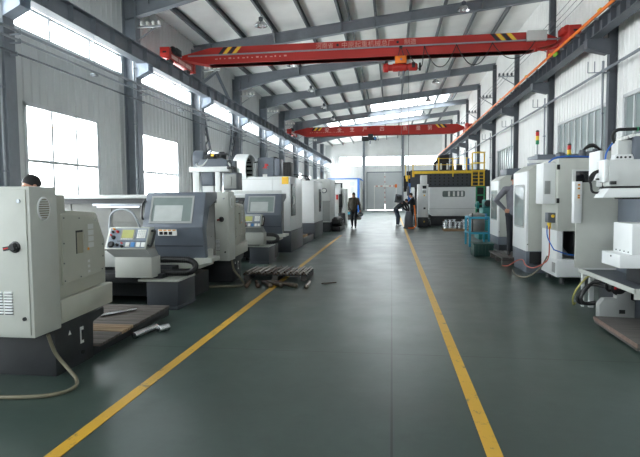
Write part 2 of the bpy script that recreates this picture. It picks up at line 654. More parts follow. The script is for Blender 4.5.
RIB = 0.26
def ribbed(mb, plane, axis, a0, a1, z0, z1, inward, ztop=None):
    """A sheet with trapezoid ribs; plane = its coordinate, a0..a1 along the wall."""
    t = 0.08
    if axis == 'y':
        mb.box(plane, a0, z0, plane - inward * t, a1, z1)
    else:
        mb.box(a0, plane, z0, a1, plane - inward * t, z1)
    k = math.ceil(a0 / RIB)
    while k * RIB + 0.05 < a1:
        c = k * RIB
        if c - 0.05 > a0:
            h = 0.022
            if axis == 'y':
                mb.prism([(plane, c - 0.04), (plane + inward * h, c - 0.022), (plane + inward * h, c + 0.022), (plane, c + 0.04)], 'z', z0, z1)
            else:
                mb.prism([(c - 0.04, plane), (c - 0.022, plane + inward * h), (c + 0.022, plane + inward * h), (c + 0.04, plane)], 'z', z0, z1)
        k += 1


WN = [0]
def window(axis, plane, inward, a0, a1, z0, z1, nv, hz=(), frame=0.06, glass='glass', depth=0.10, bar=0.07):
    WN[0] += 1
    def bx(mb, p0, p1, d0, d1, q0, q1):
        u0, u1 = plane - inward * d0, plane - inward * d1
        if axis == 'y':
            mb.box(u0, p0, q0, u1, p1, q1)
        else:
            mb.box(p0, u0, q0, p1, u1, q1)
    fr = MB()
    e = -0.025
    bx(fr, a0 - 0.03, a1 + 0.03, e, depth, z1 - frame, z1 + 0.03)
    bx(fr, a0 - 0.03, a1 + 0.03, e, depth, z0 - 0.03, z0 + frame)
    bx(fr, a0 - 0.03, a0 + frame, e, depth, z0, z1)
    bx(fr, a1 - frame, a1 + 0.03, e, depth, z0, z1)
    for i in range(1, nv):
        c = a0 + (a1 - a0) * i / nv
        bx(fr, c - bar / 2, c + bar / 2, 0.0, 0.07, z0, z1)
    for z in hz:
        bx(fr, a0, a1, -0.01, 0.08, z - bar / 2, z + bar / 2)
    o = struct('window_%d' % WN[0], fr, M['alu'])
    g = MB()
    bx(g, a0 + 0.01, a1 - 0.01, 0.035, 0.045, z0 + 0.01, z1 - 0.01)
    g.build('pane', M[glass], o)
    return o


# left wall: low windows and a high strip in every bay
w = MB()
zt = roof_z(WL) + 0.05
LO, HI = (1.0, 3.66), (5.15, 5.95)
edges = [YB] + [c for c in COLS if YB < c < YF] + [YF]
for a, b in zip(edges, edges[1:]):
    if b - a < 4:
        ribbed(w, WL, 'y', a, b, 0, zt, 1)
        continue
    wy0, wy1 = a + 0.86, a + 3.62
    sy0, sy1 = a + 0.22, b - 0.22
    ribbed(w, WL, 'y', a, b, 0, LO[0], 1)
    ribbed(w, WL, 'y', a, wy0, LO[0], LO[1], 1)
    ribbed(w, WL, 'y', wy1, b, LO[0], LO[1], 1)
    ribbed(w, WL, 'y', a, b, LO[1], HI[0], 1)
    ribbed(w, WL, 'y', a, sy0, HI[0], HI[1], 1)
    ribbed(w, WL, 'y', sy1, b, HI[0], HI[1], 1)
    ribbed(w, WL, 'y', a, b, HI[1], zt, 1)
    window('y', WL, 1, wy0, wy1, LO[0], LO[1], 3, (2.44,))
    window('y', WL, 1, sy0, sy1, HI[0], HI[1], 3, (5.70,))
struct('wall_left', w, M['wall'], 0)

# right wall: a partition with frosted windows in some bays
w = MB()
zr = roof_z(WR) + 0.05
RW = {4.05: (4.6, 8.7), 9.25: (9.75, 13.95), 14.45: (14.80, 19.1), 24.85: (25.4, 29.5), 35.25: (35.8, 39.9), 45.65: (46.2, 50.3)}
for a, b in zip(edges, edges[1:]):
    hit = [v for k, v in RW.items() if abs(k - a) < 0.3]
    if not hit:
        ribbed(w, WR, 'y', a, b, 0, zr, -1)
        continue
    y0, y1 = hit[0]
    ribbed(w, WR, 'y', a, b, 0, 1.2, -1)
    ribbed(w, WR, 'y', a, y0, 1.2, 4.06, -1)
    ribbed(w, WR, 'y', y1, b, 1.2, 4.06, -1)
    ribbed(w, WR, 'y', a, b, 4.06, zr, -1)
    window('y', WR, -1, y0, y1, 1.2, 4.06, 8, (), glass='frost', bar=0.07)
struct('wall_right', w, M['wallR'], 0)

# far wall with a window strip and the big sliding door
w = MB()
DX0, DX1, DZ = -2.89, 1.30, 4.45
strips = ((-6.2, -3.45), (-3.08, 1.08), (1.47, 5.3))
def slope_panel(mb, x0, x1, z0, y):
    mb.prism([(x0, z0), (x1, z0), (x1, roof_z(x1) + 0.03), (x0, roof_z(x0) + 0.03)], 'y', y, y + 0.08)
ribbed(w, YF, 'x', WL, DX0, 0, 5.2, -1)
ribbed(w, YF, 'x', DX1, WR, 0, 5.2, -1)
ribbed(w, YF, 'x', DX0, DX1, DZ, 5.2, -1)
px = WL
for x0, x1 in strips:
    ribbed(w, YF, 'x', px, x0, 5.2, 6.32, -1)
    window('x', YF, -1, x0, x1, 5.2, 6.32, 3)
    px = x1
ribbed(w, YF, 'x', px, WR, 5.2, 6.32, -1)
slope_panel(w, WL, WR, 6.32, YF)
struct('wall_far', w, M['wallF'], 0)

d = MB()
d.box(DX0, YF + 0.02, 0.02, (DX0 + DX1) / 2 - 0.01, YF + 0.09, DZ)
d.box((DX0 + DX1) / 2 + 0.01, YF + 0.02, 0.02, DX1, YF + 0.09, DZ)
door = struct('door_1', d, M['door'])
t = MB()
t.box(DX0, YF - 0.03, DZ - 0.05, DX1, YF + 0.03, DZ + 0.06)
t.box(DX0 - 0.06, YF - 0.03, 0, DX0 + 0.03, YF + 0.03, DZ)
t.box(DX1 - 0.03, YF - 0.03, 0, DX1 + 0.06, YF + 0.03, DZ)
t.build('door_frame', M['steel'], door)
t = MB()
xm = -0.80
t.box(xm - 0.035, YF - 0.02, 2.85, xm + 0.035, YF + 0.02, 4.3)
t.box(-2.07, YF - 0.025, 2.74, 0.56, YF + 0.02, 2.90)
t.box(-2.07, YF - 0.025, 0.1, -1.99, YF + 0.02, 2.8)
t.box(0.48, YF - 0.025, 0.1, 0.56, YF + 0.02, 2.8)
t.box(xm - 0.05, YF - 0.03, 0.7, xm + 0.05, YF + 0.02, 2.8)
wk = t.build('wicket_frame', M['sticker'], door)
t = MB()
for x in (-1.75, -1.2, -0.2, 0.25):
    t.box(x - 0.13, YF - 0.034, 2.75, x + 0.13, YF - 0.02, 2.89)
for z in (0.95, 1.5, 2.05, 2.6, 3.3, 3.9):
    t.box(xm - 0.05, YF - 0.04, z - 0.1, xm + 0.05, YF - 0.02, z + 0.1)
t.build('red_tape', M['letter'], wk)
t = MB()
t.box(0.36, YF - 0.06, 2.62, 0.62, YF - 0.02, 3.02)
t.build('notice', M['orange'], door)

# rear wall behind the camera, with the same strip of windows as the far wall
w = MB()
ribbed(w, YB, 'x', WL, WR, 0, 5.2, 1)
px = WL
for x0, x1 in strips:
    ribbed(w, YB, 'x', px, x0, 5.2, 6.32, 1)
    window('x', YB, 1, x0, x1, 5.2, 6.32, 3)
    px = x1
ribbed(w, YB, 'x', px, WR, 5.2, 6.32, 1)
slope_panel(w, WL, WR, 6.32, YB - 0.08)
struct('wall_back', w, M['wall'], 0)

# roof sheets with two translucent ribbons
SKYL = [(-5.6, 2.6, 44.4, 47.6), (-1.6, 4.2, 38.6, 42.0)]
w = MB()
def roof_tile(mb, x0, x1, y0, y1):
    for xa, xb in ((x0, x1),):
        mb.prism([(xa, roof_z(xa)), (xb, roof_z(xb)), (xb, roof_z(xb) + 0.1), (xa, roof_z(xa) + 0.1)], 'y', y0, y1)
ys = sorted({YB, YF + 0.1} | {v for s in SKYL for v in s[2:]})
for a, b in zip(ys, ys[1:]):
    cut = [s for s in SKYL if s[2] <= a + 1e-6 and s[3] >= b - 1e-6]
    if cut:
        roof_tile(w, WL - 0.1, cut[0][0], a, b)
        roof_tile(w, cut[0][1], WR + 0.1, a, b)
    else:
        n = max(1, round((b - a) / 2.6))
        for i in range(n):
            roof_tile(w, WL - 0.1, WR + 0.1, a + (b - a) * i / n, a + (b - a) * (i + 1) / n)
struct('ceiling', w, M['roof'], 0)
for i, s in enumerate(SKYL):
    WN[0] += 1
    g = MB()
    roofz = lambda x, dz: roof_z(x) + dz
    n = 7
    for k in range(n + 1):
        x = s[0] + (s[1] - s[0]) * k / n
        g.box(x - 0.05, s[2], roof_z(x) - 0.02, x + 0.05, s[3], roof_z(x) + 0.08)
    o = struct('window_%d' % WN[0], g, M['alu'])
    p = MB()
    p.prism([(s[0], roof_z(s[0]) + 0.05), (s[1], roof_z(s[1]) + 0.05), (s[1], roof_z(s[1]) + 0.06), (s[0], roof_z(s[0]) + 0.06)], 'y', s[2], s[3])
    p.build('pane', M['glass'], o)

# purlins under the sheets, rafters, columns
PUR = [-6.95 + 1.27 * k for k in range(10)]
for k, x in enumerate(PUR):
    p = MB()
    z = roof_z(x)
    p.prism([(x - 0.04, z), (x + 0.04, z), (x + 0.04, z - 0.02), (x - 0.02, z - 0.02), (x - 0.02, z - 0.18), (x + 0.04, z - 0.18), (x + 0.04, z - 0.20), (x - 0.04, z - 0.20)], 'y', YB + 0.05, YF)
    if k == 4:
        p.prism([(x + 0.30, z + 0.02), (x + 0.34, z + 0.02), (x + 0.34, z - 0.18), (x + 0.30, z - 0.18)], 'y', YB + 0.05, YF)
    struct('purlin', p, M['purlin'])
for c in COLS[:-1]:
    if c < YB:
        continue
    r = MB()
    x0, x1 = WL + 0.1, WR - 0.06
    def top(x): return roof_z(x) - 0.20
    def dep(x): return 0.56 - 0.20 * (x - x0) / (x1 - x0)
    xs = [x0, x0 + 2.2, 0.0, x1]
    deps = [0.72, 0.44, 0.36, 0.36]
    for (xa, da), (xb, db) in zip(zip(xs, deps), zip(xs[1:], deps[1:])):
        ta, tb = top(xa), top(xb)
        r.prism([(xa, ta - da), (xb, tb - db), (xb, tb), (xa, ta)], 'y', c - 0.006, c + 0.006)
        r.prism([(xa, ta - da), (xb, tb - db), (xb, tb - db + 0.016), (xa, ta - da + 0.016)], 'y', c - 0.11, c + 0.11)
        r.prism([(xa, ta - 0.016), (xb, tb - 0.016), (xb, tb), (xa, ta)], 'y', c - 0.11, c + 0.11)
    for x in PUR[::2]:
        if x0 + 0.3 < x < x1:
            r.box(x - 0.006, c - 0.10, top(x) - 0.36, x + 0.006, c + 0.10, top(x))
    ra = struct('rafter', r, M['steel'])
    if c < YF - 1:                                   # flange braces down from the purlins
        b = MB()
        for x in (PUR[2], PUR[5], PUR[8]):
            b.bar((x, c - 0.55, roof_z(x) - 0.18), (x, c - 0.06, top(x) - 0.36), 0.04, 0.04)
        b.each('flange_brace', M['zinc'], ra)
for c in COLS:
    if c < YB or c > YF - 0.2:
        continue
    m = MB()
    m.ibeam((WL + 0.22, c, 0.02), (WL + 0.22, c, roof_z(WL) - 0.3), 0.30, 0.40, 0.016, (1, 0, 0))
    m.box(WL + 0.0, c - 0.18, 0, WL + 0.42, c + 0.18, 0.025)
    col = struct('column', m, M['steel'])
    k = MB()                                          # corbel that carries the crane beam
    k.prism([(WL + 0.42, 5.10), (-6.98, 5.28), (-6.98, 5.50), (WL + 0.42, 5.50)], 'y', c - 0.007, c + 0.007)
    k.box(WL + 0.42, c - 0.14, 5.485, -6.96, c + 0.14, 5.50)
    k.prism([(WL + 0.42, 5.10), (-6.98, 5.28), (-6.98, 5.295), (WL + 0.42, 5.115)], 'y', c - 0.14, c + 0.14)
    for yy in (c - 0.15, c + 0.14):
        k.prism([(WL + 0.42, 5.10), (-6.96, 5.28), (-6.96, 5.50), (WL + 0.42, 5.50)], 'y', yy, yy + 0.01)
    struct('corbel', k, M['corbel'])
    m = MB()
    m.ibeam((WR - 0.11, c, 0.02), (WR - 0.11, c, roof_z(WR) - 0.3), 0.15, 0.20, 0.014, (1, 0, 0))
    m.box(WR - 0.21, c - 0.14, 0, WR, c + 0.14, 0.025)
    col = struct('column', m, M['steeldark'])
    k = MB()
    k.prism([(WR - 0.22, 5.18), (4.98, 5.36), (4.98, 5.60), (WR - 0.22, 5.60)], 'y', c - 0.12, c - 0.105)
    k.prism([(WR - 0.24, 5.22), (4.98, 5.36), (4.98, 5.60), (WR - 0.24, 5.60)], 'y', c + 0.105, c + 0.12)
    k.prism([(WR - 0.24, 5.22), (4.98, 5.36), (4.98, 5.375), (WR - 0.24, 5.235)], 'y', c - 0.16, c + 0.16)
    k.box(WR - 0.24, c - 0.16, 5.585, 4.96, c + 0.16, 5.60)
    k.box(4.985, c - 0.12, 5.36, 5.0, c + 0.12, 5.60)
    struct('corbel', k, M['steeldark'])
for x in (-3.26, 1.27):
    m = MB()
    m.ibeam((x, YF - 0.14, 0), (x, YF - 0.14, roof_z(x)), 0.22, 0.24, 0.014, (0, 1, 0))
    struct('column', m, M['steel'])

# crane beams with stiffeners and rail
for x, hw, m_, pitch, z0, z1 in ((-7.15, 0.14, 'steel', 0.87, 5.50, 5.93), (5.18, 0.14, 'steeldark', 0.5, 5.60, 5.97)):
    b = MB()
    b.ibeam((x, YB + 0.2, (z0 + z1) / 2), (x, YF - 0.4, (z0 + z1) / 2), 2 * hw, z1 - z0, 0.016)
    y = YB + 0.6
    while y < YF - 0.6:
        b.box(x - hw + 0.01, y - 0.006, z0 + 0.016, x + hw - 0.01, y + 0.006, z1 - 0.016)
        y += pitch
    o = struct('crane_beam', b, M[m_])
    r = MB()
    r.box(x - 0.03, YB + 0.2, z1, x + 0.03, YF - 0.4, z1 + 0.05)
    r.build('rail', M['zinc'], o)

# ------------------------------------------------------------------ lathe seen from its rear end (switch cabinet and headstock end cover)
def bolts(mb, pts, axis, r=0.008, h=0.006):
    for p in pts:
        q = list(p)
        q['xyz'.index(axis[1])] += h * (1 if axis[0] == '+' else -1)
        mb.cyl(p, q, r, n=8)


def rear_lathe():
    X, Y = -2.92, 3.83
    t = thing('lathe', 'warm grey lathe end with switch handle and oval vent, in the near left corner', 'lathe', (X, Y, 0), 'lathes standing with their switch cabinets towards the camera')
    m = MB()                                                     # cast base
    m.prism([(4.18, 0), (4.76, 0), (4.78, 0.36), (4.98, 0.40), (4.98, 0.47), (4.18, 0.47)], 'x', -3.7, -2.99, 0.008)
    m.box(-5.5, 4.25, 0.0, -3.7, 4.76, 0.47, 0.01)
    b = m.build('base', M['castdark'], t)
    m = MB()
    m.box(-2.992, 4.55, 0.20, -2.984, 4.60, 0.36)
    m.build('socket_plate', M['sticker'], b)
    m = MB()
    m.box(-2.985, 4.562, 0.23, -2.975, 4.59, 0.33, 0.004)
    m.cyl((-2.992, 4.58, 0.11), (-2.982, 4.58, 0.11), 0.022, n=14)
    m.build('socket', M['black'], b)
    m = MB()
    m.prism([(4.37, 0.33), (4.41, 0.33), (4.39, 0.37)], 'x', -2.992, -2.987)
    m.build('warning_sign', M['sticker'], b)
    # switch cabinet
    m = MB()
    m.box(X - 0.98, Y, 0.45, X, Y + 0.35, 1.706, 0.012)
    c = m.build('switch_cabinet', M['cream'], t)
    m = MB()
    m.box(X - 0.955, Y - 0.012, 0.475, X - 0.028, Y + 0.004, 1.682, 0.006)
    dr = m.build('cabinet_door', M['cream'], c)
    m = MB()
    for cx in (X - 0.305, X - 0.215):
        for k in range(8):
            z = 0.655 + 0.024 * k
            m.prism([(Y - 0.013, z), (Y - 0.026, z + 0.004), (Y - 0.026, z + 0.008), (Y - 0.013, z + 0.017)], 'x', cx - 0.038, cx + 0.038)
    m.build('louver', M['white'], dr)
    m = MB()
    for cx in (X - 0.305, X - 0.215):
        for k in range(8):
            z = 0.655 + 0.024 * k
            m.box(cx - 0.038, Y - 0.0135, z - 0.008, cx + 0.038, Y - 0.011, z + 0.002)
    m.build('louver_slot', M['black'], dr)
    m = MB()
    m.lathe((X - 0.135, Y - 0.012, 1.21), (0, -1, 0), [(0, 0.048), (0.008, 0.048), (0.012, 0.036), (0.035, 0.034), (0.04, 0.028)], 20)
    m.bar((X - 0.11, Y - 0.048, 1.214), (X - 0.20, Y - 0.055, 1.198), 0.034, 0.034)
    h = m.build('switch_handle', M['blackplastic'], dr)
    m = MB()
    m.bar((X - 0.155, Y - 0.070, 1.208), (X - 0.195, Y - 0.073, 1.200), 0.005, 0.010)
    m.build('red_insert', M['redp'], h)
    for i, z in enumerate((1.585, 0.615)):
        m = MB()
        m.cyl((X - 0.085 if i == 0 else X - 0.075, Y - 0.012, z), (X - 0.085 if i == 0 else X - 0.075, Y - 0.024, z), 0.016, n=14)
        m.build('lock', M['blackplastic'] if i else M['zinc'], dr)
    # round vent on the side
    m = MB()
    cy, cz = Y + 0.165, 1.52
    def ell(sc, x):
        return [(x, cy + 0.080 * sc * math.cos(2 * math.pi * i / 28), cz + 0.100 * sc * math.sin(2 * math.pi * i / 28)) for i in range(28)]
    m.loft([ell(1.0, X - 0.002), ell(1.0, X + 0.008), ell(0.88, X + 0.012), ell(0.86, X + 0.004)])
    v = m.build('oval_vent', M['white'], c)
    m = MB()
    for k in range(-4, 5):
        z = cz + 0.019 * k
        wd = 0.066 * math.sqrt(max(0.0, 1 - ((z - cz) / 0.086) ** 2))
        m.box(X + 0.003, cy - wd, z - 0.005, X + 0.010, cy + wd, z + 0.005)
    m.build('vent_slat', M['ventface'], v)
    # stepped block between the cabinet and the end cover
    m = MB()
    m.box(X - 0.9, Y + 0.345, 1.475, X - 0.012, Y + 0.475, 1.64, 0.006)
    m.build('top_block', M['cream_shaded'], t)
    # headstock end cover
    y0 = Y + 0.36
    m = MB()
    m.prism([(y0, 0.70), (y0 + 0.75, 0.74), (y0 + 0.755, 1.17), (y0 + 0.62, 1.465), (y0 + 0.12, 1.50), (y0, 1.50)], 'x', X - 1.1, X - 0.015, 0.012)
    hc = m.build('end_cover', M['cream_shaded'], t)
    m = MB()
    pl = [(y0 + 0.035, 0.83), (y0 + 0.70, 0.87), (y0 + 0.70, 1.16), (y0 + 0.585, 1.42), (y0 + 0.05, 1.46)]
    hole = (y0 + 0.24, y0 + 0.37, 1.085, 1.305)
    # plate as four pieces round the hole
    a0, a1, b0, b1 = hole
    m.prism([(y0 + 0.035, 0.83), (a0, 0.845), (a0, 1.445), (y0 + 0.05, 1.46)], 'x', X - 0.016, X + 0.0)
    m.prism([(a0, 0.845), (a1, 0.851), (a1, b0), (a0, b0)], 'x', X - 0.016, X + 0.0)
    m.prism([(a0, b1), (a1, b1), (a1, 1.437), (a0, 1.445)], 'x', X - 0.016, X + 0.0)
    m.prism([(a1, 0.851), (y0 + 0.70, 0.87), (y0 + 0.70, 1.16), (y0 + 0.585, 1.42), (a1, 1.437)], 'x', X - 0.016, X + 0.0)
    pt = m.build('inspection_plate', M['cream_shaded'], hc)
    m = MB()
    bolts(m, [(X, y0 + 0.06, 0.86), (X, y0 + 0.3, 0.865), (X, y0 + 0.66, 0.89), (X, y0 + 0.68, 1.02), (X, y0 + 0.68, 1.14), (X, y0 + 0.56, 1.39), (X, y0 + 0.3, 1.42), (X, y0 + 0.07, 1.43), (X, y0 + 0.06, 1.2), (X, y0 + 0.055, 1.02)], '+x', 0.007)
    m.each('bolt', M['steeldark'], pt)
    m = MB()
    m.box(X - 0.014, a0, b0, X - 0.012, a1, b1)
    m.build('pulley_recess', M['ventface'], pt)
    m = MB()
    for k, z in enumerate((1.33, 1.27, 1.21, 1.15)):
        m.box(X, y0 + 0.44, z - 0.022, X + 0.002, y0 + 0.53, z + 0.026)
    for k in range(3):
        m.box(X, y0 + 0.42, 0.985 - 0.05 * k, X + 0.002, y0 + 0.455, 1.01 - 0.05 * k)
    m.build('instruction_sticker', M['greyw'], pt)
    m = MB()
    m.box(X, y0 + 0.42, 1.105, X + 0.002, y0 + 0.45, 1.13)
    m.build('warning_sticker', M['orangest'], pt)
    m = MB()
    m.box(X - 0.0125, a0, b0, X - 0.0115, a0 + 0.035, b1)
    m.box(X - 0.0125, a0, b1 - 0.02, X - 0.0115, a1, b1)
    m.build('recess_edge_shade', M['black'], pt)  # black strips paint the shade along two edges of the recess
    # skirt
    m = MB()
    m.prism([(y0 - 0.005, 0.485), (y0 + 0.835, 0.515), (y0 + 0.845, 0.725), (y0 - 0.005, 0.70)], 'x', X - 1.2, X + 0.004, 0.01)
    m.build('skirt', M['cream_shaded'], t)
    # bed and slide guard running away to the wall
    m = MB()
    m.box(X - 3.3, y0 + 0.1, 0.47, X - 1.1, y0 + 0.72, 0.86, 0.01)
    m.build('bed', M['castdark'], t)
    m = MB()
    m.prism([(y0 - 0.1, 0.86), (y0 + 0.7, 0.86), (y0 + 0.62, 1.4), (y0 - 0.1, 1.42)], 'x', X - 3.2, X - 1.12, 0.01)
    m.build('slide_guard', M['cream_shaded'], t)
    return t

L1 = rear_lathe()
L2 = dup(L1, (0, 5.17, 0), 'warm grey lathe end with switch handle between slate door and pallet')


# ------------------------------------------------------------------ lathe seen from its front (slate door and control panel)
def front_lathe():
    X, Y = -3.03, 6.94
    t = thing('lathe', 'lathe with large slate sliding door and tilted control panel, beside the low duckboard', 'lathe', (X, Y, 0), 'lathes with slate doors facing the camera')
    m = MB()
    m.box(-3.50, Y, 0, -3.03, Y + 0.66, 0.405, 0.012)
    m.box(-3.52, Y - 0.015, 0.0, -3.02, Y + 0.68, 0.05, 0.008)
    fo = m.build('foot', M['chardark'], t)
    m = MB()
    m.box(-3.62, Y - 0.02, 0.405, -3.01, Y + 0.64, 0.435, 0.006)
    m.build('chip_tray', M['cream'], t)
    m = MB()
    m.box(-7.1, Y + 0.45, 0.10, -3.3, Y + 1.5, 0.56, 0.01)
    m.box(-7.0, Y + 0.1, 0.36, -3.3, Y + 0.5, 0.50, 0.01)
    m.box(-7.1, Y + 0.2, 0.0, -6.4, Y + 1.4, 0.36, 0.01)
    m.box(-3.8, Y + 0.7, 0.0, -3.15, Y + 1.6, 0.36, 0.01)
    m.build('bed', M['castdark'], t)
    m = MB()
    m.box(-7.0, Y + 0.35, 0.56, -4.0, Y + 0.46, 0.80, 0.008)
    m.box(-7.0, Y + 0.48, 0.56, -3.9, Y + 0.95, 0.68, 0.008)
    m.build('bed_cover', M['greyw'], t)
    m = MB()                                                     # splash back
    m.box(-7.05, Y + 1.36, 0.56, -2.95, Y + 1.42, 1.60)
    for x in (-6.3, -5.55, -4.8, -4.05):
        m.box(x - 0.02, Y + 1.345, 0.6, x + 0.02, Y + 1.362, 1.55)
    for z in (0.95, 1.2):
        m.box(-7.0, Y + 1.345, z - 0.01, -3.0, Y + 1.362, z + 0.01)
    m.build('splash_back', M['splash'], t)
    m = MB()
    m.box(-7.1, Y + 1.22, 1.60, -2.98, Y + 1.46, 1.665, 0.01)
    m.build('top_rail', M['greyw'], t)
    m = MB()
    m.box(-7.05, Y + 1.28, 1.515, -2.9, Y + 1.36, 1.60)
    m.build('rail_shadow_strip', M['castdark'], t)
    m = MB()
    m.box(-5.05, Y + 1.22, 1.475, -4.15, Y + 1.30, 1.515, 0.004)
    lm = m.build('work_light', M['zinc'], t)
    m = MB()
    m.cyl((-4.98, Y + 1.25, 1.462), (-4.22, Y + 1.25, 1.462), 0.016, n=10)
    m.build('fluorescent_tube', M['tube'], lm)
    # sliding door: profile in Y-Z
    x0, x1 = -3.79, -2.83
    yf = Y + 0.68
    prof = [(yf - 0.06, 0.66), (yf - 0.19, 1.16), (yf, 1.69), (yf + 0.52, 1.695), (yf + 0.52, 1.58), (yf + 0.16, 1.46), (yf + 0.0, 1.10), (yf + 0.05, 0.66)]
    prof_l = prof
    m = MB()
    m.prism(prof, 'x', x0, x1, 0.012)
    dr = m.build('sliding_door', M['charcoal'], t)
    def onface(xa, u, lift=0.0):
        """Point on the upper front face: xa metres, u 0 (mid) .. 1 (top)."""
        y = yf - 0.19 + 0.19 * u
        z = 1.16 + 0.53 * u
        n = Vector((0, -0.53, 0.19)).normalized() * lift
        return (xa, y + n.y, z + n.z)
    def patch(mb, xa, xb, ua, ub, lo, hi):
        mb.loft([[onface(xa, ua, lo), onface(xb, ua, lo), onface(xb, ub, lo), onface(xa, ub, lo)], [onface(xa, ua, hi), onface(xb, ua, hi), onface(xb, ub, hi), onface(xa, ub, hi)]])
    m = MB()
    wx0, wx1, wu0, wu1 = -3.66, -3.03, 0.16, 0.84
    patch(m, wx0 - 0.03, wx0, wu0 - 0.05, wu1 + 0.05, -0.004, 0.010)
    patch(m, wx1, wx1 + 0.03, wu0 - 0.05, wu1 + 0.05, -0.004, 0.010)
    patch(m, wx0, wx1, wu0 - 0.05, wu0, -0.004, 0.010)
    patch(m, wx0, wx1, wu1, wu1 + 0.05, -0.004, 0.010)
    wf = m.build('window_frame', M['midgrey'], dr)
    m = MB()
    patch(m, wx0, wx1, wu0, wu1, 0.001, 0.004)
    m.build('window_pane', M['pane'], wf)
    m = MB()
    patch(m, -3.62, -3.17, 0.17, 0.62, 0.004, 0.006)
    m.build('inner_plate', M['plate'], wf)
    m = MB()
    patch(m, -3.50, -3.20, -0.13, -0.012, 0.002, 0.004) if False else m.box(-3.53, yf - 0.197, 1.03, -3.24, yf - 0.165, 1.125)
    st = m.build('warning_label', M['sticker'], dr)
    m = MB()
    for k in range(4):
        m.box(-3.515 + 0.072 * k, yf - 0.200, 1.105, -3.465 + 0.072 * k, yf - 0.196, 1.122)
    m.build('orange_heading', M['orangest'], st)
    m = MB()
    for k in range(3):
        m.box(-3.51 + 0.075 * k, yf - 0.200, 1.045, -3.455 + 0.075 * k, yf - 0.196, 1.092)
    m.build('label_picture', M['blackplastic'], st)
    m = MB()
    m.tube([(-3.79, yf - 0.02, 1.56), (-3.80, yf - 0.10, 1.54), (-3.81, yf - 0.15, 1.42), (-3.80, yf - 0.16, 1.30), (-3.79, yf - 0.10, 1.27)], 0.014)
    m.build('door_handle', M['blackplastic'], dr)
    m = MB()
    m.box(x0 + 0.04, yf - 0.125, 0.86, x1 - 0.02, yf - 0.112, 0.875)
    m.build('seam', M['chardark'], dr)
    # carriage below the door
    m = MB()
    m.box(-3.75, Y + 0.68, 0.50, -2.95, Y + 1.3, 0.75, 0.01)
    m.prism([(-3.0, 0.56), (-2.72, 0.62), (-2.72, 0.68), (-3.0, 0.68)], 'y', Y + 0.55, Y + 0.95)
    m.build('saddle', M['cream'], t)
    # control panel on its pedestal
    px0, px1, py = -4.05, -3.43, Y - 0.14
    def pf(u, v, lift=0.0):
        """Point on the tilted keyboard face, u across 0..1, v up 0..1."""
        z = 0.885 + 0.30 * v
        y = py + 0.16 * v
        n = Vector((0, -0.30, 0.16)).normalized() * lift
        return Vector((px0 + (px1 - px0) * u, y + n.y, z + n.z))
    m = MB()
    prof = [(py, 0.885), (py + 0.16, 1.185), (py + 0.30, 1.185), (py + 0.30, 0.885)]
    m.prism(prof, 'x', px0, px1, 0.01)
    pb = m.build('control_panel', M['cream'], t)
    m = MB()
    m.loft([[(px0, py, 0.885), (px1, py, 0.885), (px1, py + 0.3, 0.885), (px0, py + 0.3, 0.885)], [(px0 + 0.12, py + 0.06, 0.765), (px1 + 0.06, py + 0.06, 0.765), (px1 + 0.06, py + 0.3, 0.765), (px0 + 0.12, py + 0.3, 0.765)]])
    m.build('panel_underside', M['midgrey'], pb)
    m = MB()
    m.box(px0 + 0.12, py + 0.06, 0.47, px1 + 0.06, py + 0.34, 0.765, 0.006)
    m.build('panel_pedestal', M['cream'], pb)
    def ppatch(mb, u0, v0, u1, v1, hi, lo=0.0):
        c = [(u0, v0), (u1, v0), (u1, v1), (u0, v1)]
        mb.loft([[pf(u, v, lo) for u, v in c], [pf(u, v, hi) for u, v in c]])
    m = MB()
    ppatch(m, 0.05, 0.06, 0.97, 0.95, 0.004)
    kb = m.build('keyboard_face', M['panelface'], pb)
    m = MB()
    ppatch(m, 0.33, 0.42, 0.68, 0.90, 0.010, 0.004)
    sf = m.build('screen_bezel', M['midgrey'], kb)
    m = MB()
    ppatch(m, 0.365, 0.50, 0.64, 0.86, 0.013, 0.010)
    m.build('screen', M['screen'], sf)
    m = MB()
    for i in range(5):
        for j in range(4):
            ppatch(m, 0.735 + 0.042 * i, 0.50 + 0.10 * j, 0.77 + 0.042 * i, 0.58 + 0.10 * j, 0.012, 0.004)
    m.build('key_pad', M['sticker'], kb)
    m = MB()
    for i in range(7):
        ppatch(m, 0.36 + 0.042 * i, 0.435, 0.39 + 0.042 * i, 0.475, 0.014, 0.010)
    m.build('soft_key_row', M['sticker'], sf)
    m = MB()
    for u in (0.50, 0.76, 0.88):
        ppatch(m, u, 0.10, u + 0.09, 0.30, 0.012, 0.004)
    m.each('white_key', M['sticker'], kb)
    m = MB()
    ppatch(m, 0.63, 0.10, 0.72, 0.30, 0.012, 0.004)
    m.build('blue_key', M['bluest'], kb)
    m = MB()
    ppatch(m, 0.27, 0.345, 0.97, 0.375, 0.006, 0.004)
    m.build('divider_strip', M['chardark'], kb)
    nrm = Vector((0, -0.30, 0.16)).normalized()
    def knob(u, v, r, mt, nm):
        q = MB()
        c = pf(u, v, 0.002)
        q.lathe(c, nrm, [(0, r), (0.012, r), (0.02, r * 0.8), (0.032, r * 0.75)], 14)
        q.build(nm, M[mt], kb)
    knob(0.145, 0.20, 0.050, 'blackplastic', 'hand_wheel')
    knob(0.17, 0.52, 0.030, 'blackplastic', 'selector_knob')
    knob(0.10, 0.62, 0.014, 'redp', 'push_button')
    knob(0.24, 0.78, 0.018, 'redp', 'push_button')
    knob(0.13, 0.76, 0.016, 'blackplastic', 'push_button')
    knob(0.14, 0.90, 0.016, 'orangest', 'push_button')
    knob(0.30, 0.18, 0.022, 'blackplastic', 'selector_knob')
    knob(0.405, 0.26, 0.014, 'redp', 'push_button')
    knob(0.42, 0.12, 0.022, 'blackplastic', 'push_button')
    m = MB()
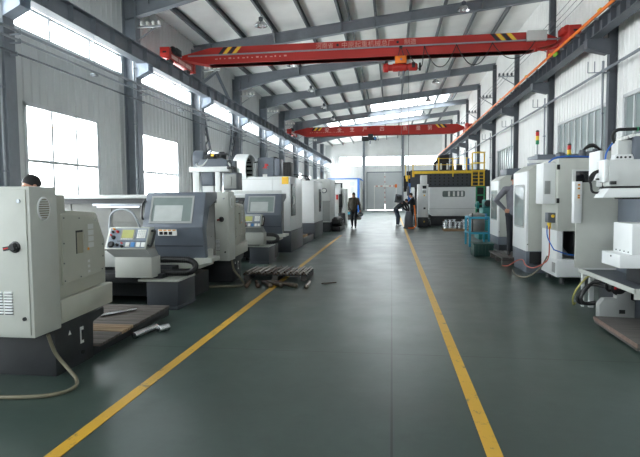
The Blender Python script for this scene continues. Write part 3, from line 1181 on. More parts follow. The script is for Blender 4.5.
    m.tube([(px1 + 0.0, py + 0.2, 1.13), (px1 + 0.05, py + 0.20, 1.12), (px1 + 0.05, py + 0.08, 0.94), (px1 + 0.0, py + 0.08, 0.93)], 0.018)
    m.build('side_handle', M['blackplastic'], pb)
    m = MB()
    m.tube([(-4.10, Y + 0.1, 0.95), (-4.09, Y + 0.1, 1.25), (-4.02, Y + 0.05, 1.39), (-3.86, Y + 0.02, 1.45), (-3.70, Y + 0.02, 1.40), (-3.61, Y + 0.02, 1.25), (-3.60, Y + 0.05, 1.17)], 0.016)
    m.build('conduit_arch', M['zinc'], t)
    m = MB()
    y = Y + 0.30
    m.tube([(-3.48, y, 0.685), (-3.2, y, 0.69), (-2.98, y, 0.68), (-2.88, y - 0.03, 0.645), (-2.86, y - 0.04, 0.59), (-2.90, y - 0.05, 0.53), (-3.0, y - 0.05, 0.505), (-3.25, y - 0.05, 0.50), (-3.48, y - 0.05, 0.50)], 0.045, 10)
    m.build('cable_chain', M['black'], t)
    for z, yy in ((0.687, y), (0.502, y - 0.05)):
        m = MB()
        for k in range(16):
            m.torus((-3.47 + 0.033 * k, yy, z), (1, 0, 0), 0.046, 0.006, 12, 6)
        m.build('chain_ribs', M['blackplastic'], t)
    return t

F1 = front_lathe()
F2 = dup(F1, (0.10, 5.10, 0), 'lathe with slate sliding door and panel before the tall white machine')

# cables on the floor by the two lathe ends
def floor_cable(dy, label):
    m = MB()
    Y = 3.83 + dy
    if dy == 0:
        m.tube([(-2.95, Y + 0.20, 0.43), (-2.93, Y + 0.26, 0.25), (-2.83, Y + 0.27, 0.12), (-2.70, Y + 0.20, 0.05), (-2.64, Y + 0.08, 0.02), (-2.70, Y - 0.06, 0.017), (-2.90, Y - 0.15, 0.017), (-3.3, Y - 0.19, 0.017), (-4.2, Y - 0.18, 0.017)], 0.016, 10)
    else:
        m.tube([(-2.95, Y + 0.22, 0.445), (-2.92, Y + 0.26, 0.25), (-2.80, Y + 0.26, 0.10), (-2.68, Y + 0.06, 0.02), (-2.70, Y - 0.12, 0.02), (-3.0, Y - 0.2, 0.02), (-3.4, Y - 0.28, 0.02), (-4.2, Y - 0.3, 0.02)], 0.02, 10)
    return solo('cable_conduit', m, M['hose'], label, 'cable')
floor_cable(0, 'pale conduit looping onto the floor from the nearest lathe base at lower left')
floor_cable(5.17, 'pale conduit lying on the floor behind the slate door lathe, beside the pallet of bars')

# duckboard between the lathes
t = thing('duckboard', 'low dark wooden duckboard on the floor between the two left lathes', 'platform', (-3.8, 5.7, 0))
m = MB()
for k in range(12):
    y = 4.80 + 0.154 * k
    if k in (3, 4):
        continue
    m.box(-4.9, y, 0.10, -2.93 - 0.012 * random.random() - 0.008 * k, y + 0.146, 0.132, 0.003)
m.build('deck', M['wooddark'], t)
m = MB()
for k in (3, 4):
    y = 4.80 + 0.154 * k
    for j in range(2):
        m.box(-4.9, y + 0.075 * j, 0.10, -2.96 - 0.02 * random.random(), y + 0.075 * j + 0.066, 0.136, 0.003)
m.build('pale_board', M['wood'], t)
m = MB()
for x in (-3.08, -3.8, -4.8):
    m.box(x, 4.80, 0, x + 0.06, 6.62, 0.10, 0.004)
m.each('bearer', M['castdark'], t)

def loose_bar(p0, p1, r, label, group=None, mt='chrome', name='steel_bar', cat='bar'):
    m = MB()
    p0, p1 = Vector(p0), Vector(p1)
    d = (p1 - p0).normalized()
    L = (p1 - p0).length
    m.lathe(p0, d, [(0, r * 0.85), (0.008, r), (L - 0.008, r), (L, r * 0.85)], 14)
    return solo(name, m, M[mt], label, cat, group)
loose_bar((-3.58, 5.88, 0.153), (-3.32, 6.28, 0.153), 0.020, 'thin bright round bar lying on the duckboard')
loose_bar((-2.90, 5.42, 0.042), (-2.84, 5.86, 0.042), 0.040, 'thick bright bar on the floor along the duckboard edge')
loose_bar((-2.74, 5.70, 0.046), (-2.68, 5.84, 0.046), 0.045, 'short stubby bright bar on the floor just off the duckboard')

for ch in F2.children:                                       # this one has its panel swung further out
    if ch.name.startswith('control_panel'):
        ch.location.x += 0.24

# pallet of machined bars beside the second lathe
t = thing('pallet', 'low dark pallet carrying rows of bars beside the second lathe end', 'pallet', (-2.2, 10.05, 0))
m = MB()
for k in range(5):
    y = 9.60 + 0.19 * k
    m.box(-2.86, y, 0.095, -1.60, y + 0.15, 0.115, 0.004)
m.build('deck', M['castdark'], t)
m = MB()
for x in (-2.84, -2.28, -1.72):
    m.box(x, 9.60, 0.0, x + 0.11, 10.5, 0.095, 0.004)
m.each('bearer', M['slab'], t)
PB = 'machined bars lying in two layers on the dark pallet'
bars = []
def bar_mesh(mt):
    m = MB()
    m.lathe((0, 0, 0), (0, 1, 0), [(0, 0.014), (0.006, 0.019), (0.30, 0.019), (0.305, 0.014), (0.90, 0.014), (0.906, 0.010)], 12)
    return m.build('steel_bar', M[mt], None, 35, (0, 0, 0))
bar0, bar1 = bar_mesh('rod'), bar_mesh('rust')
for layer in range(2):
    for k in range(20 - 10 * layer):
        src = bar1 if (k * 7 + layer * 3) % 9 in (0, 4) else bar0
        o = src if src not in bars else src.copy()
        if o is not src:
            COL.objects.link(o)
        bars.append(o)
        o.location = (-2.81 + 0.0625 * (k * (1 + layer) + 0.5 * layer), 9.56 + random.uniform(-0.025, 0.025), 0.135 + 0.032 * layer)
        o.rotation_euler = (0, 0, random.uniform(-0.005, 0.005))
        tag(o, 'machined steel bar in the two-layer row on the dark pallet by the second lathe', 'bar', PB)

loose = [((-2.54, 8.76), (-2.62, 9.24), 'rusty', 'first loose bar on the floor before the pallet, nearest the lathe end'),
         ((-2.34, 8.78), (-2.49, 9.24), 'rusty', 'second loose bar on the floor before the pallet, counted from the lathe'),
         ((-2.12, 8.80), (-2.37, 9.24), 'steel', 'third loose bar on the floor before the pallet, counted from the lathe'),
         ((-1.93, 8.86), (-2.30, 9.26), 'steel', 'fourth loose bar on the floor before the pallet, beside the longest one'),
         ((-1.66, 8.84), (-2.20, 9.28), 'steel', 'longest loose bar on the floor, its end on the yellow line'),
         ((-1.47, 8.76), (-1.50, 9.28), 'steel', 'short loose bar on the floor right of the yellow line before the pallet')]
for (x0, y0), (x1, y1), kind, lab in loose:
    m = MB()
    p0, p1 = Vector((x0, y0, 0.041)), Vector((x1, y1, 0.041))
    d = (p1 - p0).normalized()
    L = (p1 - p0).length
    m.lathe(p0, d, [(0, 0.030), (0.006, 0.040), (L * 0.3, 0.040), (L * 0.31, 0.032), (L, 0.032)], 12)
    solo('steel_bar', m, M['rust'] if kind == 'rusty' else M['rod'], lab, 'bar', 'loose bars on the floor')
loose_bar((-1.28, 9.30, 0.012), (-1.02, 9.46, 0.012), 0.010, 'thin rusty scrap rod on the floor right of the loose bars', None, 'rust', 'scrap_rod', 'rod')

# ------------------------------------------------------------------ white-framed machine behind the second lathe end
t = thing('milling_machine', 'machine with white portal frame and dark motor head rising above the slate door lathe', 'machine', (-3.9, 11.0, 0))
m = MB()
m.box(-4.35, 10.70, 2.16, -3.46, 11.5, 2.27, 0.01)
m.box(-4.27, 10.72, 0.9, -4.13, 10.86, 2.16, 0.006)
m.box(-3.77, 10.72, 0.9, -3.66, 10.86, 2.16, 0.006)
m.box(-4.27, 11.36, 0.9, -4.13, 11.5, 2.16, 0.006)
m.box(-3.77, 11.36, 0.9, -3.66, 11.5, 2.16, 0.006)
m.build('portal_frame', M['white'], t)
m = MB()
m.box(-4.10, 10.78, 1.86, -3.82, 11.4, 2.16, 0.01)
m.box(-4.08, 10.76, 1.9, -3.84, 10.78, 2.12, 0.004)
m.build('spindle_box', M['charcoal'], t)
m = MB()
m.box(-4.09, 10.80, 1.2, -3.84, 11.3, 1.86, 0.01)
m.build('front_cover', M['white'], t)
m = MB()
m.box(-4.3, 10.95, 0, -3.6, 11.5, 0.9, 0.01)
m.build('base', M['castdark'], t)
m = MB()
m.prism([(-4.16, 2.27), (-3.52, 2.27), (-3.50, 2.40), (-3.62, 2.45), (-4.1, 2.43), (-4.16, 2.36)], 'y', 10.76, 11.4, 0.01)
h = m.build('motor_head', M['charcoal'], t)
m = MB()
m.box(-4.08, 10.9, 2.43, -3.84, 11.3, 2.54, 0.02)
m.lathe((-3.72, 11.05, 2.44), (0, 0, 1), [(0, 0.10), (0.12, 0.10), (0.14, 0.07), (0.17, 0.06)], 16)
m.box(-3.98, 10.85, 2.53, -3.55, 11.0, 2.565, 0.004)
m.build('motor', M['castdark'], h)
m = MB()
m.box(-3.90, 10.84, 2.50, -3.83, 10.852, 2.56)
m.build('warning_sticker', M['yellow'], h)
m = MB()
m.lathe((-4.34, 11.02, 2.46), (1, 0.15, 0), [(0, 0.17), (0.03, 0.19), (0.22, 0.19), (0.25, 0.15), (0.20, 0.12)], 24)
m.build('drive_drum', M['charcoal'], t)
m = MB()
m.tube([(-4.12, 10.9, 2.36), (-4.2, 10.8, 2.34), (-4.16, 10.74, 2.29), (-4.04, 10.74, 2.31), (-3.94, 10.78, 2.44)], 0.016)
m.tube([(-3.55, 10.9, 2.44), (-3.50, 10.82, 2.34), (-3.46, 10.8, 2.30), (-3.44, 10.8, 2.1)], 0.016)
m.each('air_hose', M['greyw'], t)
m = MB()
m.box(-3.60, 10.74, 1.765, -3.28, 11.1, 2.14, 0.01)
m.box(-3.44, 10.85, 2.14, -3.36, 11.0, 2.40, 0.01)
c = m.build('junction_box', M['steeldark'], t)
m = MB()
m.box(-3.575, 10.725, 1.80, -3.305, 10.742, 2.10, 0.005)
m.box(-3.54, 10.70, 1.83, -3.40, 10.727, 2.05, 0.006)
m.build('box_lid', M['midgrey'], c)
m = MB()
for x in (-3.40, -3.33, -3.29):
    m.lathe((x - 0.06, 10.74, 2.24), (0, -1, 0), [(0, 0.035), (0.05, 0.035), (0.06, 0.02)], 12)
m.each('cable_gland', M['blackplastic'], c)

# ------------------------------------------------------------------ tall white milling machine
t = thing('machining_center', 'tall white machine with yellow placard, tool ring and red-emblem box on top', 'machine', (-3.6, 15.6, 0))
m = MB()
m.box(-4.9, 14.62, 0.62, -2.90, 16.6, 2.20, 0.012)
e = m.build('enclosure', M['white'], t)
m = MB()
m.box(-4.9, 14.60, 0, -2.885, 16.62, 0.62, 0.012)
m.build('base', M['chardark'], t)
m = MB()
m.box(-4.85, 14.605, 1.72, -3.15, 14.625, 1.80, 0.004)
m.box(-4.85, 14.612, 2.12, -2.93, 14.622, 2.135, 0.002)
m.box(-3.43, 14.612, 1.8, -3.42, 14.622, 2.19, 0.002)
m.each('front_trim', M['greyw'], e)
m = MB()
m.box(-2.905, 14.72, 1.05, -2.893, 15.42, 1.99, 0.004)
wd = m.build('side_window', M['chardark'], e)
m = MB()
m.box(-2.896, 14.85, 1.12, -2.886, 15.30, 1.92)
m.build('window_pane', M['pane'], wd)
m = MB()
m.tube([(-2.895, 14.98, 1.40), (-2.86, 14.98, 1.42), (-2.86, 14.98, 1.60), (-2.895, 14.98, 1.62)], 0.014)
m.build('door_handle', M['greyw'], wd)
m = MB()
m.box(-3.14, 14.608, 1.98, -2.945, 14.622, 2.19)
pl = m.build('placard', M['yellow'], e)
m = MB()
for k in range(4):
    m.box(-3.10, 14.603, 2.03 + 0.035 * k, -2.985, 14.609, 2.042 + 0.035 * k)
m.build('placard_line', M['orangest'], pl)
# ring of the tool magazine
m = MB()
m.lathe((-4.55, 15.05, 2.42), (1, -0.12, 0), [(0, 0.30), (0, 0.48), (0.42, 0.48), (0.42, 0.43), (0.08, 0.40), (0.08, 0.30)], 40)
rg = m.build('tool_magazine', M['white'], t)
m = MB()
m.lathe((-4.50, 15.05, 2.42), (1, -0.12, 0), [(0.0, 0.39), (0.05, 0.39), (0.06, 0.10), (0.12, 0.08)], 32)
for k in range(16):
    a = 2 * math.pi * k / 16
    c0 = Vector((-4.44, 15.04 + 0.33 * math.cos(a), 2.42 + 0.33 * math.sin(a)))
    m.cyl(c0, c0 + Vector((0.22, -0.026, 0)), 0.035, 0.025, 10)
m.each('tool_holder', M['blackplastic'], rg)
# electrical box with a red emblem
m = MB()
m.box(-3.95, 15.0, 2.20, -3.46, 15.5, 2.78, 0.012)
m.box(-3.46, 15.02, 2.24, -3.28, 15.5, 2.74, 0.012)
bx = m.build('drive_box', M['charcoal'], t)
m = MB()
ep = [(-3.76, 2.47), (-3.70, 2.50), (-3.665, 2.555), (-3.69, 2.575), (-3.665, 2.60), (-3.62, 2.585), (-3.60, 2.60), (-3.585, 2.565), (-3.555, 2.55), (-3.585, 2.53), (-3.62, 2.53), (-3.635, 2.49), (-3.60, 2.46), (-3.65, 2.455), (-3.68, 2.49), (-3.72, 2.455)]
m.prism([(x - 0.05, z) for x, z in ep], 'y', 14.985, 14.998)
m.build('red_emblem', M['redp'], bx)
m = MB()
m.box(-3.80, 14.988, 2.205, -3.66, 14.999, 2.29)
m.build('white_tag', M['sticker'], bx)
m = MB()
m.box(-3.20, 15.1, 2.20, -2.98, 15.6, 2.64, 0.01)
for k in range(5):
    m.box(-3.20 + 0.046 * k, 15.085, 2.25, -3.18 + 0.046 * k, 15.1, 2.60)
m.build('cooling_unit', M['black'], t)
m = MB()
m.box(-4.10, 15.0, 2.20, -4.0, 15.3, 2.62, 0.01)
m.build('post', M['white'], t)
m = MB()
m.tube([(-4.1, 15.2, 2.65), (-3.9, 15.1, 2.68), (-3.5, 15.2, 2.80), (-3.3, 15.3, 2.70)], 0.018)
m.build('cable', M['black'], t)

# low chip tray between the two tall white machines
t = thing('chip_tray', 'long low tray with pale chips on the floor between the two tall white machines', 'tray', (-3.3, 18.0, 0))
m = MB()
m.box(-4.0, 16.75, 0, -2.93, 16.80, 0.22, 0.004)
m.box(-4.0, 19.20, 0, -2.93, 19.25, 0.22, 0.004)
m.box(-2.98, 16.80, 0, -2.93, 19.20, 0.22, 0.004)
m.box(-4.0, 16.80, 0, -3.95, 19.20, 0.22, 0.004)
m.box(-3.95, 16.80, 0.02, -2.98, 19.20, 0.05)
m.build('tray', M['chardark'], t)
m = MB()
for k in range(160):
    x, y = random.uniform(-3.9, -3.02), random.uniform(16.85, 19.15)
    m.tube([(x, y, 0.10), (x + random.uniform(-0.06, 0.06), y + 0.05, 0.17 + random.uniform(0, 0.05)), (x + random.uniform(-0.08, 0.08), y + 0.1, 0.12)], 0.012, 5, 2)
m.box(-3.94, 16.81, 0.05, -2.99, 19.19, 0.13)
o = m.build('metal_chips', M['wood'], t)
o['kind'] = 'stuff'

# ------------------------------------------------------------------ second tall white machine
t = thing('machining_center', 'plain tall white machine with slate base behind the one with yellow placard', 'machine', (-3.7, 20.6, 0))
m = MB()
m.box(-4.9, 19.42, 0.61, -2.93, 21.8, 2.225, 0.012)
e = m.build('enclosure', M['white'], t)
m = MB()
m.box(-4.9, 19.40, 0, -2.915, 21.82, 0.61, 0.012)
m.build('base', M['chardark'], t)
m = MB()
m.box(-2.935, 20.72, 1.0, -2.92, 21.35, 1.92, 0.004)
wd = m.build('side_window', M['chardark'], e)
m = MB()
m.tube([(-2.92, 20.9, 1.2), (-2.87, 20.9, 1.22), (-2.87, 20.9, 1.75), (-2.92, 20.9, 1.77)], 0.016)
m.build('door_handle', M['blackplastic'], wd)
m = MB()
for k in range(3):
    m.lathe((-4.2 + 0.45 * k, 20.3, 2.22), (0, 0, 1), [(0, 0.10), (0.12, 0.10), (0.14, 0.05), (0.22, 0.04)], 12)
m.tube([(-4.2, 20.3, 2.42), (-3.9, 20.3, 2.5), (-3.3, 20.3, 2.42)], 0.02)
m.each('lubricator', M['black'], t)

# ------------------------------------------------------------------ third machine, round gauge and dark works
t = thing('machining_center', 'pale grey machine with a round gauge and black open works at its foot', 'machine', (-3.2, 24.2, 0))
m = MB()
m.box(-4.9, 23.2, 0.45, -2.75, 25.1, 2.41, 0.012)
e = m.build('enclosure', M['greyw'], t)
m = MB()
m.box(-3.6, 23.18, 0.5, -2.78, 23.21, 1.38, 0.006)
m.box(-3.6, 23.17, 1.38, -2.76, 23.21, 1.43, 0.004)
m.build('lower_door', M['midgrey'], e)
m = MB()
m.lathe((-3.03, 23.2, 1.89), (0, -1, 0), [(0, 0.12), (0.06, 0.12), (0.07, 0.10), (0.05, 0.09)], 20)
g = m.build('round_gauge', M['steeldark'], e)
m = MB()
m.lathe((-3.03, 23.15, 1.89), (0, -1, 0), [(0, 0.085), (0.004, 0.085)], 18)
m.build('gauge_face', M['sticker'], g)
m = MB()
m.box(-4.9, 23.2, 0, -2.78, 25.1, 0.45, 0.01)
m.build('base', M['castdark'], t)
m = MB()
m.box(-2.75, 23.6, 0.0, -2.35, 25.9, 0.22, 0.01)
m.prism([(-2.75, 0.22), (-2.35, 0.22), (-2.42, 0.50), (-2.58, 0.62), (-2.75, 0.62)], 'y', 24.3, 25.9, 0.01)
for y in (23.9, 24.5, 25.2):
    m.lathe((-2.75, y, 0.42), (1, 0, 0), [(0, 0.17), (0.30, 0.17), (0.33, 0.12), (0.40, 0.10)], 18)
m.build('drive_works', M['black'], t)
m = MB()
m.lathe((-2.36, 25.2, 0.42), (1, 0, 0), [(0, 0.06), (0.02, 0.06)], 12)
m.lathe((-2.36, 24.5, 0.42), (1, 0, 0), [(0, 0.06), (0.02, 0.06)], 12)
m.each('shaft_end', M['zinc'], t)

# ------------------------------------------------------------------ open machine before the booth
t = thing('milling_machine', 'narrow open machine with pale uprights between the gauge machine and the booth', 'machine', (-2.9, 29.4, 0))
m = MB()
m.box(-3.45, 29.0, 0, -2.95, 30.2, 2.38, 0.01)
m.box(-2.78, 29.0, 0.66, -2.56, 30.2, 2.05, 0.01)
m.box(-2.78, 29.2, 0, -2.56, 30.2, 0.66, 0.01)
m.box(-3.0, 29.7, 0, -2.7, 30.2, 2.0, 0.01)
m.each('upright', M['greyw'], t)
m = MB()
m.box(-3.25, 28.95, 2.10, -2.80, 29.5, 2.34, 0.01)
m.box(-3.22, 28.9, 1.75, -2.84, 29.4, 2.10, 0.01)
m.build('spindle_head', M['white'], t)
m = MB()
m.box(-3.28, 28.9, 2.33, -2.76, 29.2, 2.38)
m.box(-3.26, 28.9, 2.1, -3.18, 29.1, 2.36)
m.box(-2.84, 28.9, 2.1, -2.76, 29.1, 2.36)
m.box(-2.95, 28.92, 1.0, -2.78, 29.3, 1.75, 0.01)
m.build('cable_carrier', M['black'], t)
m = MB()
m.box(-2.98, 28.9, 0, -2.62, 29.3, 0.68, 0.01)
m.build('base', M['black'], t)
m = MB()
m.box(-3.1, 28.93, 1.45, -3.0, 28.96, 1.72)
m.build('red_cover', M['redp'], t)

# ------------------------------------------------------------------ far left group: pallet, green machine, blue bin, white booth
t = thing('pallet', 'dark wooden pallet with scrap behind the walking man, before the blue bin', 'pallet', (-2.6, 36.2, 0))
m = MB()
for k in range(4):
    m.box(-3.2 + 0.27 * k, 35.9, 0.14, -2.98 + 0.27 * k, 36.9, 0.18)
for y in (35.9, 36.35, 36.8):
    m.box(-3.2, y, 0, -2.15, y + 0.1, 0.14)
m.build('pallet_frame', M['slab'], t)
m = MB()
for k in range(14):
    x, y = random.uniform(-3.1, -2.3), random.uniform(36.0, 36.7)
    m.box(x, y, 0.18, x + 0.18, y + 0.16, 0.26 + random.uniform(0, 0.14), 0.01)
o = m.build('scrap_blocks', M['castdark'], t)
o['kind'] = 'stuff'
t = thing('parts_bin', 'light blue parts bin before the white booth, below the green machine', 'bin', (-3.2, 38.2, 0))
m = MB()
m.prism([(-3.5, 0.06), (-2.92, 0.06), (-2.90, 0.55), (-3.52, 0.55)], 'y', 38.0, 38.6, 0.01)
m.box(-3.54, 37.97, 0.50, -2.88, 38.63, 0.56, 0.01)
m.build('bin', M['cyan'], t)
m = MB()
for x in (-3.46, -3.02):
    for y in (38.05, 38.5):
        m.box(x, y, 0, x + 0.07, y + 0.07, 0.06)
m.each('foot', M['castdark'], t)
t = thing('pump_unit', 'small green machine in front of the white booth, above the blue bin', 'machine', (-3.2, 39.2, 0))
m = MB()
m.box(-3.55, 38.9, 0, -2.95, 39.6, 0.75, 0.02)
m.build('cabinet', M['green'], t)
m = MB()
m.lathe((-3.45, 39.2, 0.98), (1, 0, 0), [(0, 0.16), (0.04, 0.2), (0.36, 0.2), (0.4, 0.12), (0.46, 0.1)], 16)
m.box(-3.4, 39.05, 0.75, -3.05, 39.35, 0.82)
m.build('motor', M['green'], t)
t = thing('paint_booth', 'white panelled booth with bright blue posts standing far down the left side', 'booth', (-4.9, 57.0, 0))
m = MB()
m.box(-6.62, 54.0, 0.05, -3.42, 60.4, 3.45)
for x in (-6.1, -5.6, -5.1, -4.6, -4.1):
    m.box(x - 0.012, 53.985, 0.1, x + 0.012, 54.0, 3.4)
m.build('panel', M['boothp'], t)
m = MB()
m.box(-6.68, 53.92, 3.42, -3.30, 54.06, 3.54, 0.01)
m.box(-3.56, 53.9, 0, -3.32, 54.1, 3.54, 0.01)
m.box(-3.40, 54.0, 3.42, -3.30, 60.4, 3.54)
m.box(-6.7, 53.9, 0, -6.58, 54.1, 3.54, 0.01)
m.build('frame', M['bluepost'], t)
m = MB()
m.box(-4.35, 53.97, 2.75, -3.85, 53.99, 3.15)
m.box(-4.25, 53.97, 2.0, -3.95, 53.99, 2.6)
m.build('notice_sheet', M['greyw'], t)

# ------------------------------------------------------------------ gantry mill far right
t = thing('gantry_mill', 'big gantry machine with black beam, yellow railing and white front guard at far right', 'machine', (3.0, 29.6, 0))
m = MB()
m.box(1.2, 28.35, 0, 5.0, 31.2, 0.60, 0.02)
m.box(1.25, 28.8, 0.6, 1.9, 30.6, 2.3, 0.02)
m.box(4.45, 28.8, 0.6, 5.05, 30.6, 2.3, 0.02)
m.build('bed', M['castdark'], t)
m = MB()
m.box(1.0, 28.15, 2.09, 4.98, 29.2, 2.86, 0.015)
m.box(1.0, 28.1, 2.80, 4.98, 29.3, 2.98, 0.01)
m.box(4.98, 28.2, 2.10, 5.12, 29.1, 2.95, 0.01)
bm_ = m.build('cross_beam', M['chardark'], t)
m = MB()
for j in range(4):
    for i in range(13):
        x = 1.55 + 0.235 * i
        z = 2.18 + 0.165 * j
        m.box(x, 28.138, z, x + 0.07, 28.16, z + 0.075)
m.build('beam_pocket', M['black'], bm_)
m = MB()
m.prism([(1.97, 0.66), (2.12, 0.54), (4.40, 0.54), (4.40, 2.07), (1.97, 2.07)], 'y', 27.98, 28.12, 0.012)
g = m.build('front_guard', M['white'], t)
m = MB()
def rr(x0, z0, x1, z1, r, n=5):
    P = []
    for cx, cz, a0 in ((x1 - r, z1 - r, 0), (x0 + r, z1 - r, 90), (x0 + r, z0 + r, 180), (x1 - r, z0 + r, 270)):
        for k in range(n + 1):
            a = math.radians(a0 + 90 * k / n)
            P.append((cx + r * math.cos(a), cz + r * math.sin(a)))
    return P
m.prism(rr(2.66, 1.55, 3.82, 1.87, 0.08), 'y', 27.968, 27.985)
wd = m.build('guard_window', M['pane'], g)
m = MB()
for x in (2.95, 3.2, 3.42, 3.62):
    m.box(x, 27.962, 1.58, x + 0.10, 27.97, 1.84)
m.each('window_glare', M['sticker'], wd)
m = MB()
m.box(1.98, 27.975, 0.92, 4.39, 27.985, 0.935)
m.build('guard_seam', M['midgrey'], g)
m = MB()                                           # yellow walkway rail
m.box(1.12, 28.0, 2.79, 4.15, 28.12, 2.93, 0.01)
m.box(1.08, 28.0, 2.62, 1.20, 28.12, 2.93, 0.01)
for x in (1.12, 2.46, 3.20, 3.9):
    m.box(x - 0.03, 28.02, 2.62 if x in (1.12, 3.20) else 2.9, x + 0.03, 28.08, 3.62)
for z in (3.58, 3.25):
    m.box(1.12 if z < 3.4 else 2.3, 28.03, z - 0.012, 4.2, 28.07, z + 0.012)
m.build('walkway_rail', M['yellow'], t)
m = MB()                                           # caged ladder
for x in (4.18, 4.52, 4.79):
    m.box(x - 0.03, 28.0, 2.12, x + 0.03, 28.06, 3.86 if x != 4.52 else 2.9)
for z in (2.14, 2.32, 2.50, 2.68, 2.85):
    m.box(4.18, 28.01, z - 0.016, 4.79, 28.05, z + 0.016)
for z in (2.9, 3.3, 3.84):
    m.tube([(4.18, 28.0, z), (4.2, 27.62, z), (4.48, 27.45, z), (4.76, 27.62, z), (4.79, 28.0, z)], 0.018, 6)
    m.box(4.18, 28.01, z - 0.02, 4.79, 28.05, z + 0.02)
m.build('ladder_cage', M['yellow'], t)
m = MB()                                           # ram and cable works on top
m.box(2.25, 28.5, 2.98, 3.05, 29.1, 3.45, 0.02)
m.prism([(2.28, 3.45), (3.05, 3.45), (3.05, 3.80), (2.62, 3.80)], 'y', 28.5, 29.1, 0.02)
m.box(3.1, 28.5, 2.98, 3.32, 28.9, 3.2, 0.01)
m.box(3.45, 28.5, 2.98, 3.75, 28.9, 3.25, 0.01)
rm = m.build('ram_head', M['black'], t)
m = MB()
for x in (2.42, 2.62, 2.95):
    m.cyl((x, 28.44, 3.02), (x, 28.44, 3.34), 0.05, n=12)
m.each('white_cylinder', M['white'], rm)
m = MB()
m.box(3.95, 28.4, 2.98, 4.10, 28.7, 3.62, 0.01)
m.build('blue_column', M['bluepost'], t)
m = MB()                                           # left end of the beam with its cable carrier
m.box(0.62, 28.3, 1.85, 0.80, 28.9, 2.72, 0.02)
m.box(0.80, 28.3, 2.0, 1.02, 29.0, 2.95, 0.02)
m.build('beam_end', M['black'], t)
m = MB()
m.box(0.72, 28.22, 2.55, 0.98, 28.3, 2.72, 0.005)
m.box(0.76, 28.22, 2.40, 0.86, 28.3, 2.58, 0.005)
m.box(0.72, 28.22, 2.7, 0.76, 28.26, 3.3)
m.each('yellow_bracket', M['yellow'], t)
m = MB()
m.box(0.86, 28.25, 1.2, 1.0, 28.35, 2.3)
m.build('blue_channel', M['bluepost'], t)

t = thing('control_cabinet', 'white control cabinet on a dark plinth at the corner of the gantry machine', 'cabinet', (1.58, 27.3, 0))
m = MB()
m.box(1.31, 27.0, 0.52, 1.86, 27.6, 2.22, 0.01)
m.box(1.47, 27.05, 2.22, 1.80, 27.5, 2.68, 0.01)
c = m.build('cabinet_body', M['white'], t)
m = MB()
m.prism([(1.33, 0.0), (1.84, 0.0), (1.86, 0.52), (1.31, 0.52)], 'y', 27.0, 27.7, 0.01)
m.box(1.86, 27.1, 0.02, 2.0, 27.6, 0.45, 0.01)
m.build('plinth', M['castdark'], t)
m = MB()
m.box(1.54, 26.985, 1.25, 1.78, 27.0, 2.0, 0.004)
pn = m.build('panel_door', M['white'], c)
m = MB()
m.box(1.56, 26.975, 1.98, 1.76, 26.99, 2.14)
m.build('screen', M['scrdark'], c)
m = MB()
m.box(1.57, 26.975, 1.75, 1.75, 26.985, 1.90)
m.build('key_pad', M['midgrey'], pn)
m = MB()
m.box(1.62, 26.975, 1.60, 1.69, 26.985, 1.68)
m.prism([(1.61, 0.26), (1.70, 0.26), (1.655, 0.34)], 'y', 26.985, 27.0)
m.build('warning_sticker', M['yellow'], c)
m = MB()
m.box(1.62, 26.985, 0.93, 1.72, 27.0, 1.02)
m.build('rotary_switch', M['blackplastic'], c)

t = thing('pendant_station', 'dark swivel operator console on a pedestal beside the two workers at the gantry', 'console', (0.75, 26.1, 0))
m = MB()
m.prism([(0.62, 0), (1.05, 0), (1.02, 0.62), (0.95, 0.85), (0.72, 0.85), (0.64, 0.55)], 'y', 25.9, 26.4, 0.03)
m.box(0.58, 25.85, 0, 1.08, 26.45, 0.06, 0.01)
m.build('pedestal', M['steeldark'], t)
m = MB()
m.tube([(0.85, 26.15, 0.8), (0.82, 26.15, 1.1), (0.62, 26.15, 1.32), (0.45, 26.15, 1.4)], 0.05)
m.build('swivel_arm', M['black'], t)
m = MB()
m.prism([(0.12, 1.30), (0.56, 1.27), (0.54, 1.66), (0.20, 1.72)], 'y', 25.95, 26.3, 0.02)
b = m.build('console_box', M['steeldark'], t)
m = MB()
m.box(0.24, 25.935, 1.40, 0.50, 25.955, 1.62)
m.build('screen', M['scrdark'], b)
m = MB()
m.tube([(1.10, 25.95, 1.15), (1.13, 25.9, 0.9), (1.15, 25.88, 0.6), (1.18, 25.86, 0.3), (1.15, 25.80, 0.1), (1.0, 25.74, 0.035), (0.8, 25.72, 0.035)], 0.032, 10)
solo('air_hose', m, M['orange'], 'orange hose hanging to the floor beside the white control cabinet', 'hose')

# pallet of turned rings
t = thing('pallet', 'pale wooden pallet under the stacked rings before the gantry machine', 'pallet', (3.0, 24.3, 0))
m = MB()
for k in range(6):
    m.box(2.35 + 0.21 * k, 23.95, 0.09, 2.52 + 0.21 * k, 24.75, 0.115)
for y in (23.95, 24.3, 24.65):
    m.box(2.35, y, 0, 3.57, y + 0.1, 0.09)
t_ = m.build('pallet_boards', M['wood'], t)
ring0 = None
for i in range(6):
    for j in range(3):
        for k in range(4):
            if (i + j + k) % 7 == 6:
                continue
            if k == 3 and (i * 2 + j) % 3:
                continue
            if ring0 is None:
                m = MB()
                m.lathe((0, 0, 0), (0, 0, 1), [(0, 0.05), (0, 0.095), (0.02, 0.095), (0.022, 0.06), (0.078, 0.06), (0.08, 0.095), (0.098, 0.095), (0.098, 0.05)], 16)
                ring0 = m.build('flanged_ring', M['chrome'], None, 35, (0, 0, 0))
                o = ring0
            else:
                o = ring0.copy()
                COL.objects.link(o)
            o.location = (2.46 + 0.2 * i, 24.12 + 0.22 * j, 0.116 + 0.099 * k)
            tag(o, 'bright flanged ring in the stack on the pale pallet before the gantry machine', 'ring', 'turned rings stacked on the pale pallet')

